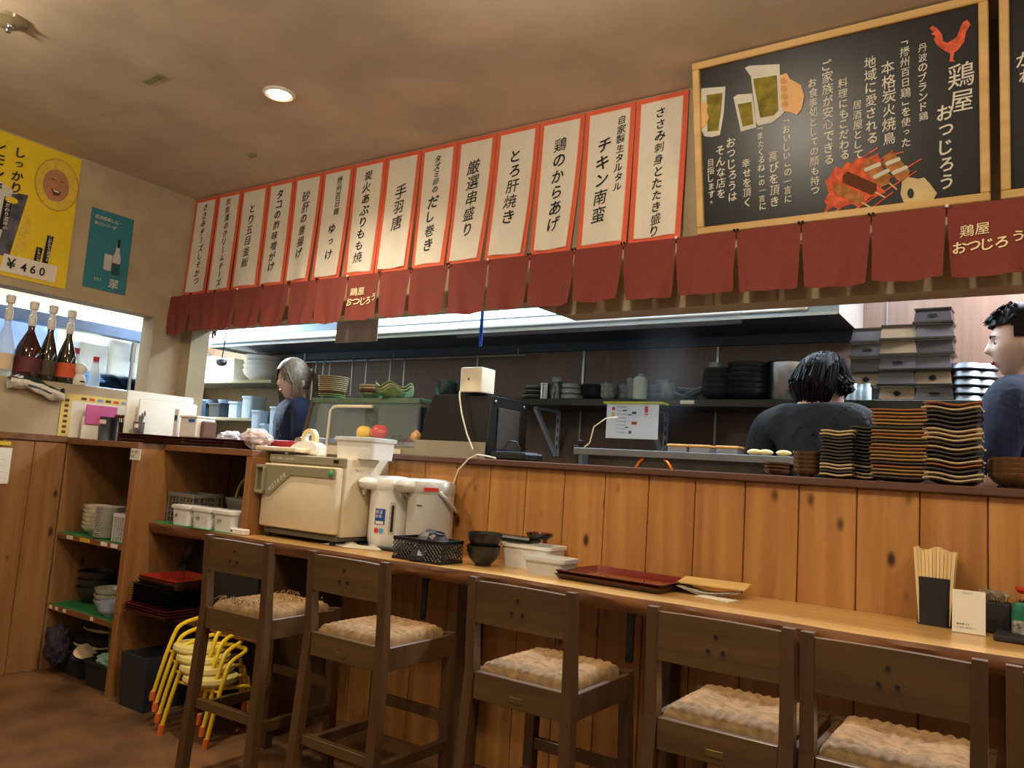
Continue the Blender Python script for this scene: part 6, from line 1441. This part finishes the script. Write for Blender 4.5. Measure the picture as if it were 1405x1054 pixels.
for k in range(4):
    o = kid_chair() if o is None else dup(o)
    o.location = (-3.07+.055*k, 2.235-.018*k, .09-.030*k+.001); o.rotation_euler.z = .10; o.scale = (.86, .86, .84)
    o['label'] = 'yellow tubular child chair with orange feet, %s of the stacked four' % ['rearmost and topmost', 'second from the rear', 'third from the rear', 'front and lowest'][k]; o['group'] = 'stacked yellow child chairs'
# ================================================================ PEOPLE
def bake(o, mods):
    for kind, kw in mods:
        md = o.modifiers.new(kind, kind)
        for a, v in kw.items(): setattr(md, a, v)
    dg = bpy.context.evaluated_depsgraph_get(); dg.update()
    me = bpy.data.meshes.new_from_object(o.evaluated_get(dg)); bpy.data.objects.remove(o); return me
def skin_mesh(J, E, root=0):
    me = bpy.data.meshes.new('sk'); me.from_pydata([j[0] for j in J], E, []); o = bpy.data.objects.new('sk', me); C.objects.link(o)
    md = o.modifiers.new('s', 'SKIN'); me.skin_vertices[0].data
    for i, j in enumerate(J):
        r = j[1]; me.skin_vertices[0].data[i].radius = r if isinstance(r, tuple) else (r, r)
    me.skin_vertices[0].data[root].use_root = True
    return bake(o, [('SUBSURF', {'levels': 2, 'render_levels': 2})])
def fuse(meshes, voxel, name, mt, parent, smooth_it=2):
    bm = bmesh.new()
    for me_, M4 in meshes:
        tmp = bmesh.new(); tmp.from_mesh(me_); 
        if M4: bmesh.ops.transform(tmp, matrix=M4, verts=tmp.verts[:])
        m2 = bpy.data.meshes.new('t'); tmp.to_mesh(m2); tmp.free(); bm.from_mesh(m2)
    me = bpy.data.meshes.new(name); bm.to_mesh(me); bm.free(); o = bpy.data.objects.new('f', me); C.objects.link(o)
    me = bake(o, [('REMESH', {'mode': 'VOXEL', 'voxel_size': voxel, 'use_smooth_shade': True}), ('SMOOTH', {'factor': .5, 'iterations': smooth_it})])
    me.name = name; me.materials.clear(); me.materials.append(mt)
    for p in me.polygons: p.use_smooth = True
    o = bpy.data.objects.new(name, me); C.objects.link(o); o.parent = parent; return o
def g_(x, c, s): return math.exp(-((x-c)/s)**2)
def hp(v, k=1.0, face=1):
    x, y, z = v.x*.076*k, v.y*.098*k, v.z*.118*k
    if v.z < 0:
        t_ = -v.z; x *= 1-.36*t_**1.7
        if v.y > 0: y *= 1-.42*t_
    if face and v.y < 0:
        fr = min(1, -v.y*1.5)
        zz = v.z
        n_ = 0
        if -.27 < zz < .22: n_ = (.22-zz)/.38 if zz > -.16 else max(0, 1-(-.16-zz)/.10)
        y -= fr*(.024*n_*g_(v.x, 0, .13+.06*n_))
        y += fr*.011*g_(abs(v.x), .36, .17)*g_(zz, .08, .12)
        y -= fr*.005*g_(zz, .24, .07)*g_(v.x, 0, .6)
        y -= fr*.006*g_(v.x, 0, .25)*(g_(zz, -.42, .05)+g_(zz, -.53, .06))
        y -= fr*.010*g_(v.x, 0, .28)*g_(zz, -.80, .16)
        y += fr*.004*g_(v.x, 0, .35)*g_(zz, -.63, .06)
        x *= 1+.04*g_(zz, -.1, .2)
    return Vector((x, y, z))
def head_me():
    q = MB(); q.ball((0, 0, 0), 1, 64, 48, fn=lambda v: hp(v)); 
    for s in (-1, 1):
        q.ball((s*.077, .012, -.012), 1, 14, 12, (.011, .020, .034), rot=Matrix.Rotation(s*.35, 3, 'Z'))
    q.tube([(0, .012, -.06), (0, .018, -.11), (0, .02, -.16)], [.056, .052, .056], 16)
    me = bpy.data.meshes.new('head'); q.bm.to_mesh(me); q.bm.free(); return me
def hair_cap(keep, off, amp, mt, parent, name='hair', M4=None, freq=16, seed=0, droop=0):
    q = MB(); 
    def fn(v):
        p = hp(v, 1, 0); a = math.atan2(v.y, v.x); rid = math.sin(a*freq+3*noise.noise(Vector((a*2, v.z*2, seed))))*.5+noise.noise(Vector((a*5+seed, v.z*3, 2)))
        o_ = off(v)+amp*rid*(.3+.7*(1-abs(v.z))); n_ = v.normalized()
        return p+n_*o_
    vs = q.ball((0, 0, 0), 1, 80, 50, fn=None)
    src = {v: Vector(v.co) for v in vs}
    kill = [v for v in vs if not keep(src[v].normalized())]
    for v in vs: v.co = fn(src[v].normalized())
    bmesh.ops.delete(q.bm, geom=kill, context='VERTS')
    bmesh.ops.solidify(q.bm, geom=q.bm.faces[:], thickness=.008)
    if M4: bmesh.ops.transform(q.bm, matrix=M4, verts=q.bm.verts[:])
    return q.build(name, mt, parent, smooth=True)
def person(label, loc, rz, hrot, scale, top_mt, arms, hair, hairmt, hoff=(0, 0, 0), eyes=True, female=False, sleeve=.5, trousers=None):
    """local frame: the figure faces -y; hrot = head rotation relative to the body"""
    t = thing('person', label, 'person', loc, rz); t.scale = (scale,)*3
    sw = .165 if female else .185
    J = []; E = []
    def add(p, r, par=None):
        J.append((Vector(p), r)); 
        if par is not None: E.append((par, len(J)-1))
        return len(J)-1
    pel = add((0, 0, .95), (.15, .11)); sp = add((0, .005, 1.12), (.125, .095), pel); ch = add((0, .01, 1.27), (.15, .105), sp); uc = add((0, .015, 1.38), (.115, .085), ch)
    nk = add((0, .012, 1.455), .052, uc); nt_ = add((hoff[0]*.6, .0+hoff[1]*.6, 1.525), .05, nk)
    for s in (-1, 1):
        sh = add((s*(sw-.05), .012, 1.400), .058, uc); so = add((s*sw, .012, 1.372), .048, sh)
        el, wr = arms[s]
        up = add(tuple((Vector((s*sw, .012, 1.375))+Vector(el))/2), .047, so); e = add(el, .040, up); fa = add(tuple(Vector(el)*.6+Vector(wr)*.4), .038, e); w_ = add(wr, .026, fa)
        d = (Vector(wr)-Vector(el)).normalized(); side = Vector((-s, 0, 0)); side = (side-d*side.dot(d)).normalized(); nrm = d.cross(side)
        pm = add(tuple(Vector(wr)+d*.055), (.036, .018), w_)
        for k, (o_, L_) in enumerate(((-.026, .062), (-.009, .074), (.009, .078), (.026, .068))):
            b0 = Vector(wr)+d*.085-side*o_; a = add(tuple(b0), .0095, pm); b1 = b0+d*L_*.55+Vector((0, 0, -.008)); b2 = b1+d*L_*.4+Vector((0, 0, -.018)); m_ = add(tuple(b1), .0085, a); add(tuple(b2), .007, m_)
        th0 = Vector(wr)+d*.03+side*.034; a = add(tuple(th0), .012, w_); add(tuple(th0+d*.04+side*.018), .009, a)
        hipj = add((s*.09, 0, .88), (.095, .10), pel); kn = add((s*.10, -.01, .50), .06, hipj); an = add((s*.10, .01, .10), .042, kn); add((s*.105, -.14, .035), .033, an)
    body = skin_mesh(J, E, 0)
    HM = Matrix.Translation(Vector((hoff[0], hoff[1], 1.59+hoff[2]))) @ hrot.to_4x4()
    fuse([(body, None), (head_me(), HM)], .0062, 'body', M_skin, t, 1)
    # shirt
    J = []; E = []
    pel = add((0, 0, .93), (.17, .13)); sp = add((0, .005, 1.12), (.145, .115), pel); ch = add((0, .01, 1.27), (.165, .122), sp); uc = add((0, .015, 1.375), (.13, .098), ch); add((0, .015, 1.452), (.070, .070), uc)
    for s in (-1, 1):
        sh = add((s*(sw-.05), .012, 1.405), .086, uc); so = add((s*sw, .012, 1.375), .072, sh); el = Vector(arms[s][0]); st_ = Vector((s*sw, .012, 1.375))
        add(tuple(st_.lerp(el, sleeve*.6)), .064, so); 
        last = add(tuple(st_.lerp(el, sleeve)), .062, len(J)-1)
        if sleeve > 1: pass
    me = skin_mesh(J, E, 0); o = fuse([(me, None)], .008, 'shirt', top_mt, t, 2)
    for v in o.data.vertices:
        n_ = noise.noise(Vector((v.co.x*9, v.co.y*9, v.co.z*4)))*.010+noise.noise(Vector((v.co.x*20+v.co.z*9, v.co.y*20, v.co.z*7)))*.004
        v.co += v.normal*(n_+.009)
    J = []; E = []
    pel = add((0, 0, .96), (.16, .12))
    for s in (-1, 1): h_ = add((s*.09, 0, .88), (.11, .115), pel); k_ = add((s*.10, -.005, .50), .078, h_); a_ = add((s*.10, .01, .10), .062, k_); add((s*.105, -.15, .045), .046, a_)
    me = skin_mesh(J, E, 0); fuse([(me, None)], .012, 'trousers', M_matblack, t, 1)
    if eyes:
        for s in (-1, 1):
            q = MB(); q.ball((s*.030, -.0755, .009), .0125, 16, 10, (1.15, .8, .62)); bmesh.ops.transform(q.bm, matrix=HM, verts=q.bm.verts[:]); q.build('eye', mat('eye_white', (220, 214, 208), .2), t, smooth=True)
            q = MB(); q.ball((s*.030, -.0845, .008), .006, 12, 8, (1, .5, 1)); bmesh.ops.transform(q.bm, matrix=HM, verts=q.bm.verts[:]); q.build('iris', M_ink, t, smooth=True)
            q = MB(); q.tube([(s*.014, -.096, .026), (s*.030, -.095, .031), (s*.048, -.082, .026)], [.0022, .003, .0015], 6); bmesh.ops.transform(q.bm, matrix=HM, verts=q.bm.verts[:]); q.build('eyebrow', hairmt, t, smooth=True)
        q = MB(); q.ball((0, -.0925, -.0545), .012, 16, 10, (1.5, .55, .55)); bmesh.ops.transform(q.bm, matrix=HM, verts=q.bm.verts[:]); q.build('lips', mat('lips', (172, 104, 96), .4), t, smooth=True)
    hair(t, HM, hairmt)
    return t
E3 = lambda x, y, z: (Matrix.Rotation(z, 3, 'Z') @ Matrix.Rotation(x, 3, 'X') @ Matrix.Rotation(y, 3, 'Y'))
def hair_shaggy(t, HM, mt):
    hair_cap(lambda v: v.z > (.30 if v.y < -.45 else (-.05 if v.y < .0 else -.62)) , lambda v: .012+.010*max(0, v.z)+.010*max(0, v.y), .005, mt, t, 'hair', HM, 18, 1)
    q = MB(); rn = random.Random(6)
    for k in range(420):
        a = rn.uniform(-.45, PI+.45); z0 = rn.uniform(.05, .97); r0 = math.sqrt(1-z0*z0); p0 = hp(Vector((r0*math.cos(a), r0*math.sin(a), z0)), 1.24, 0)
        z1 = rn.uniform(-.72, -.40) if math.sin(a) > .1 else rn.uniform(-.25, .0); r1 = math.sqrt(max(.05, 1-z1*z1)); p1 = hp(Vector((r1*math.cos(a+.1), r1*math.sin(a+.1), z1)), 1.26, 0)
        pm = (p0+p1)/2; pm += pm.normalized()*.020
        q.tube([p0, pm, p1], [.004, .0065, .0010], 5)
    bmesh.ops.transform(q.bm, matrix=HM, verts=q.bm.verts[:]); stuff(q.build('hair_strands', mt, t, smooth=True))
def hair_short(t, HM, mt):
    hair_cap(lambda v: v.z > (.46 if v.y < -.35 else (.12 if v.y < .05 else -.50)), lambda v: .006+.018*max(0, v.z)**.7+.006*max(0, v.y), .004, mt, t, 'hair', HM, 20, 4)
    q = MB(); rn = random.Random(8)
    for k in range(90):
        a = rn.uniform(0, 2*PI); z0 = rn.uniform(.55, .98); r0 = math.sqrt(1-z0*z0); p0 = hp(Vector((r0*math.cos(a), r0*math.sin(a), z0)), 1.10, 0)
        d = Vector((rn.uniform(-.018, .018), -.020 if math.sin(a) < 0 else .012, rn.uniform(-.006, .008))); q.tube([p0, p0+d*.6+Vector((0, 0, .012)), p0+d*1.3+Vector((0, 0, .0))], [.007, .006, .001], 5)
    bmesh.ops.transform(q.bm, matrix=HM, verts=q.bm.verts[:]); stuff(q.build('hair_strands', mt, t, smooth=True))
def hair_pony(t, HM, mt):
    hair_cap(lambda v: v.z > (.40+.9*abs(v.x)*(-1 if abs(v.x) > .25 else 0)+.10 if v.y < -.35 else (-.02 if v.y < .10 else -.45)), lambda v: .013+.010*max(0, v.z), .0022, mt, t, 'hair', HM, 26, 2)
    q = MB(); rn = random.Random(2)
    for k in range(26):
        a = k*2.39; r = .004+.022*math.sqrt(k/26); ox, oy = r*math.cos(a), r*math.sin(a)
        q.tube([(ox*.3, .100, .035+oy*.3), (ox*.8, .128, .040+oy), (ox, .150+oy*.4, .0), (ox*1.2, .152+oy*.7, -.07), (ox*1.3, .140+oy, -.15), (ox*1.1, .128+oy, -.215-.02*math.sin(k))], [.008, .010, .011, .010, .008, .002], 5)
    for s in (-1, 1):
        for k in range(7):
            q.tube([(s*(.020+.008*k), -.070+.006*k, .088), (s*(.060+.002*k), -.078+.010*k, .050), (s*(.078+.002*k), -.060+.009*k, -.02), (s*(.074+.002*k), -.058+.008*k, -.10-.012*k), (s*.066, -.06+.008*k, -.17-.01*k)], [.004, .0055, .005, .004, .001], 5)
    bmesh.ops.transform(q.bm, matrix=HM, verts=q.bm.verts[:]); stuff(q.build('hair_strands', mt, t, smooth=True))
    q = MB(); q.tube([(.016*math.cos(a), .112, .037+.016*math.sin(a)) for a in [i*PI/6 for i in range(12)]], .005, 6, closed=True); bmesh.ops.transform(q.bm, matrix=HM, verts=q.bm.verts[:]); q.build('hair_tie', M_black, t, smooth=True)
# cook with his back to the room, head turned down and to the right
person('cook in a dark t-shirt with black shaggy hair, back turned, working at the grill', (-.735, 3.24, 0), PI-.12, E3(.36, 0, -.55), 1.025, M_char,
       {-1: ((-.275, -.03, 1.14), (-.20, -.24, 1.13)), 1: ((.275, -.03, 1.14), (.20, -.24, 1.13))}, hair_shaggy, M_hairk, (0, -.035, -.045), eyes=False, sleeve=.75)
# woman, three-quarter left, looking down
person('woman with ash-blond ponytail in a navy t-shirt, looking down to the left', (-3.83, 3.28, 0), -.45, E3(.16, 0, .33), 1.03, M_navy,
       {-1: ((-.24, .0, 1.13), (-.18, -.12, .96)), 1: ((.24, .0, 1.13), (.18, -.12, .96))}, hair_pony, M_hairb, (0, -.02, .0), female=True, sleeve=.6)
person('man in navy t-shirt, short curly dark hair, left profile, at the right edge', (-.03, 3.28, 0), -1.95, E3(.06, 0, .45), 1.09, M_navy,
       {-1: ((-.28, -.04, 1.12), (-.18, -.24, 1.05)), 1: ((.28, -.02, 1.12), (.18, -.22, 1.05))}, hair_short, M_hairk, (0, -.02, .0), sleeve=.95)
